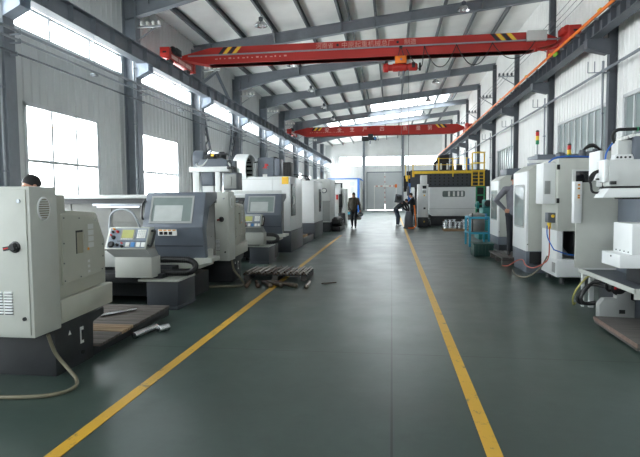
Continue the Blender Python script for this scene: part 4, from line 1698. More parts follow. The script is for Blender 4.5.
# blue stand with a drum, dark crate
t = thing('stand', 'light blue steel stand holding a dull metal drum beside the right machines', 'stand', (2.75, 17.2, 0))
m = MB()
for x in (2.40, 2.98):
    for y in (16.6, 17.5):
        m.box(x, y, 0, x + 0.06, y + 0.06, 0.92, 0.004)
for z in (0.40, 0.88):
    m.box(2.40, 16.6, z, 3.04, 16.66, z + 0.06, 0.004)
    m.box(2.40, 17.5, z, 3.04, 17.56, z + 0.06, 0.004)
    m.box(2.40, 16.6, z, 2.46, 17.56, z + 0.06, 0.004)
    m.box(2.98, 16.6, z, 3.04, 17.56, z + 0.06, 0.004)
m.build('frame', M['cyan'], t)
m = MB()
m.box(2.42, 16.62, 0.455, 3.02, 17.54, 0.465)
m.build('shelf', M['castdark'], t)
t = thing('drum', 'dull metal drum with a lid sitting in the light blue stand', 'drum', (2.72, 17.08, 0.466))
m = MB()
m.lathe((2.72, 17.08, 0.466), (0, 0, 1), [(0, 0.225), (0.02, 0.235), (0.25, 0.235), (0.26, 0.242), (0.27, 0.235), (0.50, 0.235), (0.51, 0.24)], 28)
m.build('drum_body', M['galvdrum'], t)
m = MB()
m.lathe((2.72, 17.08, 0.976), (0, 0, 1), [(0, 0.248), (0.03, 0.248), (0.05, 0.20), (0.07, 0.05), (0.10, 0.04)], 28)
m.build('lid', M['galvdrum'], t)
m = MB()
m.cyl((2.53, 16.78, 0.466), (2.53, 16.78, 1.05), 0.022, n=10)
solo('steel_pipe', m, M['castdark'], 'short dark pipe standing in the corner of the light blue stand', 'pipe')
t = thing('crate', 'dark green plastic crate on the floor before the light blue stand', 'crate', (2.4, 14.2, 0))
m = MB()
m.box(2.15, 13.92, 0, 2.64, 14.5, 0.02)
for x0, x1, y0, y1 in ((2.15, 2.17, 13.92, 14.5), (2.62, 2.64, 13.92, 14.5), (2.15, 2.64, 13.92, 13.94), (2.15, 2.64, 14.48, 14.5)):
    m.box(x0, y0, 0, x1, y1, 0.34, 0.004)
m.box(2.135, 13.905, 0.31, 2.655, 14.515, 0.345, 0.006)
for k in range(6):
    m.box(2.18 + 0.085 * k, 13.905, 0.02, 2.20 + 0.085 * k, 13.92, 0.31)
m.build('crate_shell', M['greencrate'], t)
m = MB()
m.box(2.18, 13.95, 0.02, 2.61, 14.47, 0.26)
m.build('contents', M['castdark'], t)

# teal machine behind the stand
t = thing('lathe', 'old teal and green machine standing between the gantry machine and the first white booth', 'machine', (3.6, 20.2, 0))
m = MB()
m.box(3.15, 19.4, 0, 4.6, 20.4, 0.7, 0.02)
m.box(3.3, 19.5, 0.7, 3.9, 20.3, 1.15, 0.03)
m.build('bed', M['teal'], t)
m = MB()
m.box(3.35, 19.45, 1.15, 3.85, 20.0, 1.45, 0.03)
m.lathe((3.2, 19.8, 1.25), (-1, 0, 0), [(0, 0.14), (0.08, 0.14), (0.09, 0.08), (0.13, 0.06)], 18)
m.build('headstock', M['teal'], t)
m = MB()
for x in (3.22, 3.52):
    m.box(x, 20.6, 0, x + 0.05, 20.65, 1.95)
for z in (0.9, 1.25, 1.6, 1.92):
    m.box(3.22, 20.6, z, 3.57, 20.65, z + 0.05)
m.build('guard_frame', M['green'], t)
m = MB()
m.lathe((3.45, 19.42, 1.32), (0, -1, 0), [(0, 0.12), (0.12, 0.12), (0.14, 0.07)], 16)
m.box(3.55, 19.3, 1.0, 3.72, 19.45, 1.2, 0.01)
m.build('motor', M['castdark'], t)
m = MB()
m.box(3.25, 19.3, 0.72, 3.42, 19.46, 0.95, 0.01)
m.build('blue_box', M['bluest'], t)


# ------------------------------------------------------------------ enclosed mills on the right
def vmc(X, Y, L, H, W, label, first):
    """Aisle face at X from Y to Y+L, height H, reaching W towards the wall."""
    t = thing('machining_center', label, 'machine', (X + W / 2, Y + L / 2, 0))
    zb, zs = (0.47, 0.22) if first else (0.43, 0.20)
    m = MB()
    m.prism([(X, zb), (X + W, zb), (X + W, H + 0.16), (X + 0.20, H + 0.14), (X, H)], 'y', Y, Y + L, 0.012)
    e = m.build('enclosure', M['cream'], t)  # greyer than the aisle door: shade on the camera-facing side is in the colour
    m = MB()
    m.prism([(X - 0.008, zb), (X + 0.03, zb), (X + 0.03, H - 0.005), (X - 0.008, H - 0.01)], 'y', Y - 0.006, Y + L + 0.006, 0.005)
    fr = m.build('aisle_door', M['white'], e)
    m = MB()
    m.prism([(a, b) for a, b in rr(Y + 0.16, zb + 0.46, Y + L - 0.14, H - 0.27, 0.07)], 'x', X - 0.016, X - 0.007)
    wf = m.build('door_window', M['midgrey'], fr)
    m = MB()
    m.prism([(a, b) for a, b in rr(Y + 0.19, zb + 0.49, Y + L - 0.17, H - 0.30, 0.055)], 'x', X - 0.020, X - 0.015)
    m.build('window_pane', M['pane'], wf)
    m = MB()
    m.box(X - 0.004, Y - 0.002, zs, X + W, Y + L, zb, 0.008)
    m.build('lower_skirt', M['charcoal'], t)
    m = MB()
    m.box(X + 0.05, Y + 0.18, 0.0, X + W - 0.05, Y + L + 0.1, zs, 0.008)
    m.build('plinth', M['charcoal'] if first else M['chardark'], t)
    if first:
        m = MB()
        m.box(X + 0.06, Y - 0.012, zs + 0.0, X + W - 0.05, Y + 0.0, zb - 0.01)
        m.build('skirt_opening', M['black'], t)
    m = MB()
    m.cyl((X + 0.02, Y - 0.006, zb + 0.14), (X + 0.02, Y - 0.02, zb + 0.14), 0.012, n=10)
    m.build('lock', M['blackplastic'], e)
    m = MB()
    m.box(X + 0.25, Y + 0.25, H + 0.12, X + W - 0.1, Y + L - 0.1, H + 0.34, 0.01)
    m.build('roof_box', M['charcoal'], t)
    return t

t = vmc(2.70, 10.86, 1.16, 2.09, 1.25, 'white enclosed mill under the tall signal light, nearer of the two by the worker', True)
m = MB()
m.box(2.72, 10.9, 2.25, 3.3, 10.98, 2.31, 0.005)
m.build('roof_rail', M['white'], t)
vmc(3.0, 15.15, 1.22, 2.03, 1.2, 'white enclosed mill behind the worker, next to the light blue stand', False)

def stack_light(x, y, z, label, st=0.22):
    t = thing('signal_light', label, 'signal light', (x, y, z))
    m = MB()
    m.cyl((x, y, z), (x, y, z + st), 0.012, n=10)
    m.cyl((x, y, z), (x, y, z + 0.012), 0.05, n=16)
    m.build('stem', M['zinc'], t)
    for i, mt in enumerate(('green', 'yellow', 'redp')):
        m = MB()
        m.lathe((x, y, z + st + 0.085 * i), (0, 0, 1), [(0, 0.03), (0.004, 0.034), (0.078, 0.034), (0.084, 0.03)], 16)
        m.build('lens', M[mt], t)
    m = MB()
    m.lathe((x, y, z + st + 0.255), (0, 0, 1), [(0, 0.034), (0.02, 0.034), (0.035, 0.015)], 16)
    m.build('cap', M['blackplastic'], t)
    return t
stack_light(2.98, 11.25, 2.43, 'red, yellow and green signal light on the enclosed mill beside the worker')

# ------------------------------------------------------------------ mill with side cabinet, control screen and hoses
t = thing('machining_center', 'pale grey machine with black screen, white side box and hoses at its open foot', 'machine', (3.7, 10.2, 0))
m = MB()
m.box(2.95, 9.75, 0.95, 4.6, 10.75, 2.255, 0.012)
e = m.build('enclosure', M['cream'], t)
m = MB()
m.box(2.95, 9.76, 0.12, 3.05, 10.70, 0.96, 0.006)
m.box(3.9, 9.95, 0.12, 4.6, 10.70, 0.96, 0.006)
m.each('leg_frame', M['white'], t)
m = MB()
m.box(3.0, 10.3, 0.12, 4.6, 10.72, 0.955, 0.006)
m.build('inner_wall', M['midgrey'], t)
m = MB()
m.box(2.92, 9.66, 0.13, 4.6, 10.2, 0.44, 0.012)
lb = m.build('coolant_tank', M['white'], t)
m = MB()
m.box(2.912, 9.72, 0.20, 2.922, 9.90, 0.38, 0.004)
m.build('tank_gauge', M['midgrey'], lb)
m = MB()
m.prism([(9.70, 0.70), (9.75, 0.93), (10.25, 0.93), (10.28, 0.60), (9.95, 0.50)], 'x', 3.22, 3.85, 0.02)
m.build('chip_hopper', M['black'], t)
m = MB()
for x in (3.05, 4.4):
    for y in (9.75, 10.55):
        m.cyl((x, y, 0), (x, y, 0.13), 0.05, 0.035, 12)
m.each('levelling_foot', M['castdark'], t)
m = MB()
m.box(2.73, 9.88, 1.44, 2.95, 10.35, 2.19, 0.01)
sb = m.build('side_box', M['white'], t)
m = MB()
m.box(2.755, 9.868, 1.62, 2.855, 9.882, 1.86, 0.003)
m.each('data_plate', M['midgrey'], sb)
m = MB()
for z in (1.50, 2.10):
    m.box(2.925, 9.735, z - 0.045, 2.975, 9.752, z + 0.045, 0.004)
m.each('hinge', M['black'], sb)
m = MB()
m.box(3.18, 9.70, 1.45, 3.52, 9.752, 2.05, 0.006)
pn = m.build('operator_panel', M['greyw'], e)
m = MB()
m.box(3.23, 9.69, 1.82, 3.46, 9.702, 2.02, 0.004)
m.build('screen', M['scrdark'], pn)
m = MB()
m.box(3.22, 9.692, 1.50, 3.48, 9.702, 1.76, 0.004)
m.build('key_pad', M['midgrey'], pn)
m = MB()
m.box(2.82, 9.86, 1.10, 2.95, 10.05, 1.28, 0.01)
fl = m.build('filter_regulator', M['steeldark'], t)
m = MB()
m.lathe((2.86, 9.92, 1.10), (0, 0, -1), [(0, 0.035), (0.10, 0.035), (0.12, 0.02)], 12)
m.build('regulator_bowl', M['yellow'], fl)
m = MB()
m.lathe((2.90, 9.86, 1.22), (0, -1, 0), [(0, 0.028), (0.03, 0.028)], 14)
m.build('pressure_gauge', M['yellow'], fl)
m = MB()                                            # clutter on the roof
for x, h, r in ((3.05, 0.10, 0.08), (3.42, 0.14, 0.06), (3.55, 0.12, 0.07), (3.64, 0.16, 0.05)):
    m.lathe((x, 9.98, 2.255), (0, 0, 1), [(0, r), (h, r), (h + 0.02, r * 0.6)], 14)
m.torus((3.92, 9.95, 2.43), (0.2, 1, 0.6), 0.07, 0.018, 20, 8)
m.cyl((3.92, 9.98, 2.25), (3.92, 9.98, 2.38), 0.03, n=10)
m.box(3.15, 9.95, 2.255, 3.30, 10.1, 2.29, 0.005)
m.each('roof_fitting', M['steeldark'], t)
m = MB()
for k in range(3):
    x0 = 3.40 + 0.03 * k
    m.tube([(x0, 10.0 + 0.05 * k, 2.30), (x0 + 0.06, 10.0 + 0.05 * k, 2.42 + 0.02 * k), (x0 + 0.18, 10.0 + 0.05 * k, 2.48 + 0.02 * k), (x0 + 0.28, 10.0 + 0.05 * k, 2.45), (x0 + 0.36, 10.0 + 0.05 * k, 2.36), (x0 + 0.38, 10.0 + 0.05 * k, 2.25)], 0.022, 8)
m.each('roof_conduit', M['black'], t)
m = MB()
m.tube([(2.82, 9.9, 2.19), (2.95, 9.85, 2.28), (3.25, 9.82, 2.29), (3.6, 9.84, 2.27), (3.85, 9.9, 2.26)], 0.014)
m.build('blue_roof_hose', M['bluehose'], t)
stack_light(3.30, 10.3, 2.256, 'short red and yellow signal light on the machine with the black screen', 0.02)
m = MB()
m.tube([(2.80, 9.83, 1.05), (2.80, 9.80, 0.85), (2.86, 9.66, 0.65), (2.89, 9.62, 0.62), (3.1, 9.60, 0.55), (3.3, 9.60, 0.54), (3.5, 9.63, 0.62)], 0.011)
solo('air_hose', m, M['bluehose'], 'blue hose hanging across the open foot of the machine with the black screen', 'hose')
m = MB()
m.tube([(2.84, 9.83, 1.03), (2.83, 9.78, 0.7), (2.80, 9.72, 0.48), (2.74, 9.80, 0.36), (2.66, 10.2, 0.22), (2.60, 10.5, 0.24), (2.62, 10.8, 0.30), (2.66, 11.4, 0.22), (2.55, 11.8, 0.05), (2.48, 12.05, 0.02)], 0.011)
solo('air_hose', m, M['redhose'], 'pinkish hose running down from the filter and along the enclosed mill foot', 'hose')
m = MB()
m.tube([(2.80, 9.78, 0.50), (2.70, 9.9, 0.25), (2.56, 10.2, 0.05), (2.46, 10.55, 0.016), (2.50, 11.0, 0.016), (2.56, 11.4, 0.016)], 0.014)
solo('cable', m, M['hose'], 'grey cable sagging to the floor between the two right machines', 'cable')

# ------------------------------------------------------------------ nearest mill on the right edge
t = thing('milling_machine', 'large open mill at the right edge with white head, stacked white boxes and splash tray', 'machine', (3.3, 7.0, 0))
m = MB()
m.box(2.92, 7.14, 0, 4.3, 7.75, 0.50, 0.01)
m.prism([(6.2, 0.0), (7.2, 0.0), (7.2, 0.48), (6.2, 0.48)], 'x', 3.10, 4.2, 0.02)
m.build('base', M['chardark'], t)
m = MB()
m.prism([(2.66, 0.0), (3.09, 0.0), (3.09, 0.23), (3.04, 0.25), (3.04, 0.36), (2.87, 0.36), (2.87, 0.26), (2.72, 0.26), (2.66, 0.18)], 'y', 7.02, 7.14, 0.006)
m.build('cast_foot', M['midgrey'], t)
m = MB()
m.box(2.90, 7.012, 0.07, 2.97, 7.024, 0.12)
m.build('foot_slot', M['black'], t)
m = MB()                                            # tray with white lip
m.box(2.66, 6.05, 0.50, 4.3, 7.74, 0.53)
m.box(2.645, 6.03, 0.50, 2.665, 7.76, 0.56, 0.006)
m.box(2.645, 6.03, 0.44, 4.3, 6.05, 0.56, 0.006)
m.build('splash_tray', M['cream'], t)
m = MB()
m.box(2.68, 6.07, 0.53, 4.25, 7.73, 0.538)
m.build('tray_bottom', M['steeldark'], t)
m = MB()
m.box(2.70, 7.75, 0.0, 2.73, 7.80, 0.5)
m.box(2.78, 7.70, 0.0, 2.84, 7.75, 0.5)
m.each('tray_bracket', M['white'], t)
m = MB()
m.box(2.60, 7.76, 0.56, 4.3, 7.80, 1.775, 0.006)
rp = m.build('rear_guard', M['cream'], t)
m = MB()
m.box(2.555, 7.72, 1.20, 2.66, 7.82, 1.79, 0.006)
gb = m.build('guard_post', M['white'], rp)
m = MB()
for z in (1.55, 1.58, 1.68, 1.73):
    m.box(2.60, 7.712, z, 2.628, 7.722, z + 0.024)
m.build('warning_sticker', M['orangest'], gb)
m = MB()                                            # column
m.box(3.12, 7.0, 0.5, 4.2, 7.7, 2.4, 0.02)
m.build('column', M['charcoal'], t)
m = MB()                                            # milling head
m.prism([(2.555, 1.70), (4.3, 1.70), (4.3, 2.015), (2.555, 2.015)], 'y', 6.55, 6.95, 0.012)
m.box(2.9, 6.95, 1.70, 4.2, 7.3, 2.015, 0.01)
hd = m.build('head_housing', M['greyw'], t)
m = MB()
m.box(2.50, 6.56, 1.745, 2.56, 6.74, 2.02, 0.02)
m.build('end_cap', M['white'], hd)
m = MB()
m.prism([(2.465, 1.565), (4.3, 1.565), (4.3, 1.675), (2.54, 1.675)], 'y', 6.5, 6.78, 0.008)
m.build('lower_cover', M['white'], hd)
m = MB()
m.box(2.58, 6.56, 1.665, 4.3, 6.9, 1.705)
m.box(2.70, 6.54, 1.545, 4.2, 6.75, 1.57)
m.each('shadow_gap', M['black'], hd)
m = MB()
m.box(2.48, 6.70, 1.78, 2.55, 6.76, 1.80)
m.box(2.56, 6.50, 1.72, 2.62, 6.56, 1.76, 0.004)
m.each('dog', M['castdark'], hd)
m = MB()                                            # drive on the head
m.box(2.722, 6.75, 2.02, 2.885, 6.95, 2.262, 0.012)
dv = m.build('gear_box', M['greyw'], t)
m = MB()
m.box(2.885, 6.68, 2.015, 3.5, 7.2, 2.30, 0.015)
m.build('spindle_motor', M['charcoal'], dv)
m = MB()
m.prism([(2.66, 2.015), (2.90, 2.015), (2.87, 2.085), (2.68, 2.085)], 'y', 6.70, 6.82, 0.004)
m.build('mount_plate', M['white'], dv)
m = MB()
for x in (2.70, 2.74, 2.79, 2.84):
    m.cyl((x, 6.702, 2.05), (x, 6.69, 2.05), 0.013, n=10)
m.each('mount_bolt', M['black'], dv)
m = MB()
for k in range(9):
    m.box(2.74 + 0.045 * k, 6.72, 2.255 + 0.012 * min(k, 3), 2.78 + 0.045 * k, 6.9, 2.285 + 0.012 * min(k, 4) + 0.01 * (k % 2), 0.008)
m.build('terminal_strip', M['sticker'], dv)
m = MB()
m.box(2.68, 7.19, 1.79, 2.725, 7.55, 2.175, 0.006)
cb = m.build('rear_box', M['white'], t)
m = MB()
m.box(2.725, 7.20, 1.79, 3.0, 7.55, 2.17, 0.006)
m.build('rear_box_shaded_side', M['cream'], cb)  # same box as the white face, its camera side's shade painted in greyer
m = MB()
m.tube([(2.53, 6.75, 1.90), (2.45, 6.74, 1.87), (2.40, 6.74, 1.80), (2.42, 6.74, 1.73), (2.44, 6.74, 1.64), (2.52, 6.74, 1.63), (2.56, 6.74, 1.70), (2.56, 6.74, 1.80)], 0.014)
m.tube([(2.54, 6.74, 1.89), (2.47, 6.74, 1.87), (2.43, 6.74, 1.79), (2.40, 6.72, 1.77)], 0.020)
m.each('head_hose', M['black'], t)
m = MB()
m.tube([(2.60, 6.80, 2.0), (2.63, 6.84, 2.12), (2.70, 6.88, 2.22), (2.76, 6.9, 2.27)], 0.010)
m.build('blue_hose', M['bluehose'], t)
m = MB()
m.tube([(2.73, 6.86, 2.24), (2.70, 6.84, 2.30), (2.70, 6.82, 2.36), (2.74, 6.80, 2.39), (2.85, 6.80, 2.395), (3.2, 6.80, 2.40)], 0.020, 10)
m.build('overhead_hose', M['black'], t)
m = MB()
m.torus((2.96, 6.80, 2.396), (1, 0.0, 0), 0.022, 0.008, 14, 8)
m.build('hose_band', M['green'], t)
m = MB()                                            # white boxes on the table
m.box(2.75, 6.37, 0.90, 3.3, 6.88, 1.26, 0.006)
ub = m.build('upper_cover', M['white'], t)
m = MB()
m.box(2.62, 6.36, 0.745, 3.5, 6.88, 0.90, 0.006)
lb = m.build('lower_cover_box', M['white'], t)
m = MB()
for k in range(4):
    m.cyl((2.752, 6.45 + 0.11 * k, 0.925), (2.742, 6.45 + 0.11 * k, 0.925), 0.008, n=8)
m.cyl((2.622, 6.6, 0.865), (2.612, 6.6, 0.865), 0.010, n=8)
m.each('screw', M['black'], ub)
m = MB()
m.box(2.9, 6.4, 0.53, 3.6, 6.85, 0.745, 0.01)
m.build('saddle', M['castdark'], t)
m = MB()
m.box(2.86, 6.25, 0.60, 3.2, 6.36, 0.68, 0.01)
m.build('table_lip', M['greyw'], t)
m = MB()
m.lathe((2.90, 7.13, 0.40), (0, -1, 0), [(0, 0.10), (0.10, 0.10), (0.12, 0.06)], 18)
m.tube([(2.80, 7.08, 0.47), (2.74, 7.05, 0.42), (2.78, 7.05, 0.36), (2.86, 7.06, 0.39)], 0.016)
m.build('coolant_pump', M['blackplastic'], t)
m = MB()
m.cyl((2.82, 6.88, 0.44), (2.86, 6.88, 0.44), 0.02, n=10)
m.cyl((2.79, 6.88, 0.41), (2.79, 6.88, 0.44), 0.014, n=10)
m.build('red_fitting', M['redp'], t)
for k, dz in enumerate((0.0, -0.06)):
    m = MB()
    y = 7.42 + 0.14 * k
    m.tube([(2.86, 7.30, 0.43 + dz), (2.74, y, 0.41 + dz), (2.64, y, 0.32 + dz), (2.575, y, 0.20 + dz * 0.5), (2.60, y, 0.125 + dz * 0.4), (2.68, y, 0.11 + dz * 0.4), (2.80, y - 0.05, 0.14 + dz * 0.4)], 0.024, 10)
    solo('coolant_hose', m, M['black'], ('nearer black hose looping out beside the foot of the large right mill', 'farther black hose looping out beside the foot of the large right mill')[k], 'hose')
m = MB()
m.tube([(2.82, 7.66, 0.47), (2.72, 7.66, 0.43), (2.60, 7.68, 0.26), (2.58, 7.76, 0.12), (2.62, 7.85, 0.015), (2.68, 7.95, 0.013)], 0.013)
solo('water_hose', m, M['ylwhose'], 'pale yellow hose dropping to the floor beside the large right mill', 'hose')

# worn board lying in front of the nearest mill
t = thing('wooden_board', 'thick dark worn board lying on the floor in the lower right corner', 'board', (3.0, 6.1, 0))
m = MB()
m.prism([(2.45, 5.50), (3.07, 5.50), (3.07, 6.64), (2.49, 6.72)], 'z', 0.02, 0.10, 0.006)
m.build('board', M['slab'], t)
m = MB()
m.prism([(2.443, 5.49), (2.455, 5.49), (2.494, 6.725), (2.482, 6.73)], 'z', 0.055, 0.096)
m.build('edge_strip', M['slabedge'], t)
m = MB()
for y in (5.6, 6.4):
    m.box(2.6, y, 0, 3.05, y + 0.1, 0.02)
m.each('bearer', M['castdark'], t)

# duckboard at the worker's feet
t = thing('duckboard', 'narrow raised dark duckboard under the grey-clad worker at right', 'platform', (2.75, 13.0, 0))
m = MB()
for k in range(3):
    m.box(2.50 + 0.17 * k, 12.2, 0.15, 2.65 + 0.17 * k, 13.8, 0.18, 0.004)
m.build('deck', M['slab'], t)
m = MB()
for y in (12.25, 12.95, 13.65):
    m.box(2.52, y, 0, 2.98, y + 0.1, 0.15)
m.each('bearer', M['slab'], t)

# ------------------------------------------------------------------ overhead travelling cranes
def crane(Y, label, first):
    t = thing('overhead_crane', label, 'crane', (-1.0, Y, 6.0))
    x0, x1 = -6.95, 4.95
    yf = Y - 0.22                                   # face towards the camera
    m = MB()
    zb = 6.02 if first else 5.92
    m.prism([(x0, 6.22), (x0 + 0.9, zb), (x1 - 0.7, zb), (x1, 6.20), (x1, 6.36), (x1 - 0.5, 6.56), (x0 + 1.0, 6.56), (x0, 6.34)], 'y', yf, Y + 0.22)
    m.box(x0 + 0.9, yf - 0.03, zb, x1 - 0.7, Y + 0.25, zb + 0.025)
    g = m.build('girder', M['red'], t)
    zb = 6.02 if first else 5.93
    m = MB()
    m.box(x0 + 0.25, yf - 0.10, 6.275, x1 + 0.05, yf - 0.06, 6.315)
    for k in range(12):
        x = x0 + 0.6 + k * 1.0
        m.box(x, yf - 0.09, 6.29, x + 0.04, yf, 6.31)
    m.build('cable_track', M['zinc'], g) if first else m.bm.free()
    for xs, s in ((x0 + 1.25, 1), (x1 - 1.15, -1)):
        for k in range(4):
            xa = xs + s * 0.16 * k
            m = MB()
            m.prism([(xa, 6.33), (xa + s * 0.13, 6.33), (xa + s * 0.13 + s * 0.20, 6.555), (xa + s * 0.20, 6.555)], 'y', yf - 0.006, yf)
            m.build('hazard_stripe', M['navy'] if (k % 2 == 0) == (s > 0 or not first) else M['yellow'], g)
    if first:
        words('\u6cb3\u5357\u7701', 0.19, M['letter'], 'lettering', g, (-2.42, yf - 0.003, 6.375))
        words('\u4e2d\u539f\u8d77\u91cd\u673a\u68b0\u603b\u5382', 0.21, M['letter'], 'lettering', g, (-1.60, yf - 0.003, 6.365))
        words('\u5236\u9020', 0.19, M['letter'], 'lettering', g, (0.38, yf - 0.003, 6.375))
        holes = (-1.72, 0.18)
    else:
        for ch, x in (('\u5b89', -4.75), ('\u5168', -3.85), ('\u751f', -2.95), ('\u4ea7', -2.05), ('\u56db', -0.85), ('\u8d28', 0.75), ('\u91cf', 1.65), ('\u7b2c', 2.45), ('\u4e00', 3.2)):
            words(ch, 0.34, M['letter2'], 'lettering', g, (x, yf - 0.003, 6.22))
        holes = (-1.55, 0.2)
    m = MB()
    for x in holes:
        m.lathe((x, yf, 6.45), (0, -1, 0), [(0, 0.042), (0.004, 0.042)], 16)
    m.each('hole', M['black'], g)
    m = MB()
    for k in range(16):
        x = x0 + 1.15 + 0.155 * k
        m.box(x, yf - 0.004, 6.17, x + 0.05 + 0.04 * (k % 3 == 0), yf, 6.20 + 0.02 * (k % 2))
    m.build('faded_marks', M['letter'], g)
    # end carriages on the rails
    for xr, zr in ((-7.15, 5.98), (5.18, 6.02)):
        m = MB()
        m.box(xr - 0.13, Y - 0.95, zr + 0.10, xr + 0.13, Y + 0.95, zr + 0.34, 0.012)
        m.box(xr - 0.16, Y - 1.12, zr + 0.08, xr + 0.16, Y - 0.95, zr + 0.42, 0.012)
        m.box(xr - 0.16, Y + 0.95, zr + 0.08, xr + 0.16, Y + 1.12, zr + 0.42, 0.012)
        c = m.build('end_carriage', M['red'], t)
        for yy in (Y - 0.7, Y + 0.7):
            m = MB()
            m.lathe((xr - 0.06, yy, zr + 0.13), (1, 0, 0), [(0, 0.15), (0.02, 0.15), (0.02, 0.13), (0.10, 0.13), (0.10, 0.15), (0.12, 0.15)], 20)
            m.build('wheel', M['castdark'], c)
        m = MB()
        m.box(xr - 0.06, Y - 1.132, zr + 0.24, xr + 0.06, Y - 1.12, zr + 0.29)
        m.build('buffer_slot', M['black'], c)
        s = 1 if xr < 0 else -1
        m = MB()
        m.lathe((xr + s * 0.13, Y - 0.85, zr + 0.40), (0, 1, 0), [(0, 0.10), (0.04, 0.12), (0.35, 0.12), (0.38, 0.07)], 16)
        m.box(xr + s * 0.02, Y - 0.7, zr + 0.3, xr + s * 0.24, Y - 0.3, zr + 0.5, 0.02)
        m.build('drive_motor', M['red'] if xr > 0 else M['castdark'], c)
        if xr < 0:
            m = MB()
            for k in range(3):
                m.box(xr + 0.128, Y - 0.88 + 0.56 * k, zr + 0.12, xr + 0.136, Y - 0.38 + 0.56 * k, zr + 0.24)
            m.each('pale_plate', M['letter2'], c)
    if first:
        m = MB()
        m.box(4.05, yf - 0.16, 6.26, 4.62, yf - 0.02, 6.56, 0.008)
        m.build('control_box', M['greyw'], t)
        m = MB()
        m.tube([(4.35, yf - 0.12, 6.02), (4.5, yf - 0.12, 5.97), (4.85, yf - 0.14, 6.02), (4.95, yf - 0.2, 6.10)], 0.03)
        m.box(4.30, yf - 0.1, 5.95, 4.36, yf, 6.06)
        m.build('cable_arm', M['red'], t)
        # festoon cable
        m = MB()
        xs = [1.00, 1.98, 3.05, 4.30]
        for a, b, dip in zip(xs, xs[1:], (0.66, 0.64, 0.50)):
            m.tube([(a, yf - 0.08, 6.27), (a + 0.12 * (b - a), yf - 0.08, 6.20 - 0.3 * dip), (a + 0.32 * (b - a), yf - 0.08, 6.27 - 0.88 * dip), ((a + b) / 2, yf - 0.08, 6.27 - dip), (a + 0.68 * (b - a), yf - 0.08, 6.27 - 0.88 * dip), (a + 0.88 * (b - a), yf - 0.08, 6.20 - 0.3 * dip), (b, yf - 0.08, 6.27)], 0.013, 8)
        m.tube([(0.45, yf - 0.1, 6.20), (0.78, yf - 0.1, 5.62), (0.92, yf - 0.09, 5.66), (0.97, yf - 0.08, 5.95), (1.0, yf - 0.08, 6.27)], 0.013, 8)
        m.build('festoon_cable', M['black'], t)
        # hoist
        m = MB()
        m.box(0.10, yf - 0.22, 5.750, 0.46, yf - 0.06, 5.970, 0.01)
        h = m.build('hoist', M['orange'], t)
        m = MB()
        m.lathe((-0.28, yf - 0.05, 5.650), (1, 0, 0), [(0, 0.07), (0.03, 0.13), (0.16, 0.14), (0.18, 0.10), (0.30, 0.10), (0.32, 0.125), (0.72, 0.125), (0.74, 0.10), (0.80, 0.10), (0.82, 0.12), (1.04, 0.12), (1.08, 0.08)], 20)
        m.build('rope_drum', M['red'], h)
        m = MB()
        m.lathe((0.62, yf - 0.05, 5.670), (1, 0, 0), [(0, 0.13), (0.10, 0.13)], 20)
        m.box(0.20, yf - 0.14, 5.630, 0.42, yf - 0.05, 5.750, 0.01)
        m.lathe((0.84, yf - 0.05, 5.650), (1, 0, 0), [(0, 0.123), (0.06, 0.123)], 20)
        m.lathe((-0.17, yf - 0.06, 5.790), (0, 0, 1), [(0, 0.05), (0.07, 0.05)], 14)
        m.each('motor_band', M['black'], h)
        m = MB()
        m.lathe((0.285, yf - 0.225, 5.860), (0, -1, 0), [(0, 0.028), (0.006, 0.028)], 14)
        m.build('dial', M['bluest'], h)
        m = MB()
        for x in (0.16, 0.40):
            m.bar((x, yf - 0.1, 5.890), (0.28, yf - 0.09, 6.29), 0.02, 0.02)
        m.box(0.23, yf - 0.12, 6.24, 0.33, yf - 0.06, 6.30)
        m.build('trolley_hanger', M['castdark'], h)
        m = MB()
        for x in (0.22, 0.36):
            m.lathe((x, yf - 0.06, 5.530), (0, 0, -1), [(0, 0.03), (0.14, 0.03), (0.16, 0.015)], 10)
        m.lathe((0.29, yf - 0.08, 5.350), (0, 1, 0), [(0, 0.05), (0.04, 0.05)], 14)
        m.build('hook_block', M['zinc'], h)
        m = MB()
        m.tube([(0.52, yf - 0.1, 5.630), (0.53, yf - 0.1, 4.4), (0.52, yf - 0.1, 1.9)], 0.008, 6)
        m.tube([(0.30, yf - 0.06, 5.360), (0.30, yf - 0.06, 4.2), (0.30, yf - 0.06, 3.1)], 0.006, 6)
        m.each('pendant_cable', M['steeldark'], h)
        m = MB()
        m.box(0.48, yf - 0.14, 1.62, 0.56, yf - 0.06, 1.92, 0.012)
        m.build('pendant_control', M['steeldark'], h)
    else:
        m = MB()
        m.box(-1.65, yf - 0.22, 5.55, -1.30, yf - 0.02, 5.98, 0.02)
        m.lathe((-2.1, yf - 0.1, 5.66), (1, 0, 0), [(0, 0.10), (0.04, 0.16), (0.5, 0.16), (0.52, 0.12), (1.0, 0.12), (1.05, 0.06)], 18)
        h = m.build('hoist', M['castdark'], t)
        m = MB()
        m.lathe((-1.14, yf - 0.27, 5.66), (0, -1, 0), [(0, 0.09), (0.02, 0.09)], 16)
        m.build('dial', M['bluest'], h)
        m = MB()
        m.cyl((-1.5, yf - 0.1, 5.52), (-1.5, yf - 0.1, 5.3), 0.06, n=10)
        m.build('hook_block', M['zinc'], h)
    return t


crane(16.95, 'nearer red overhead crane spanning the hall, with an orange hoist and looping cable', True)
crane(37.0, 'farther red overhead crane spanning the hall, with spaced white characters', False)

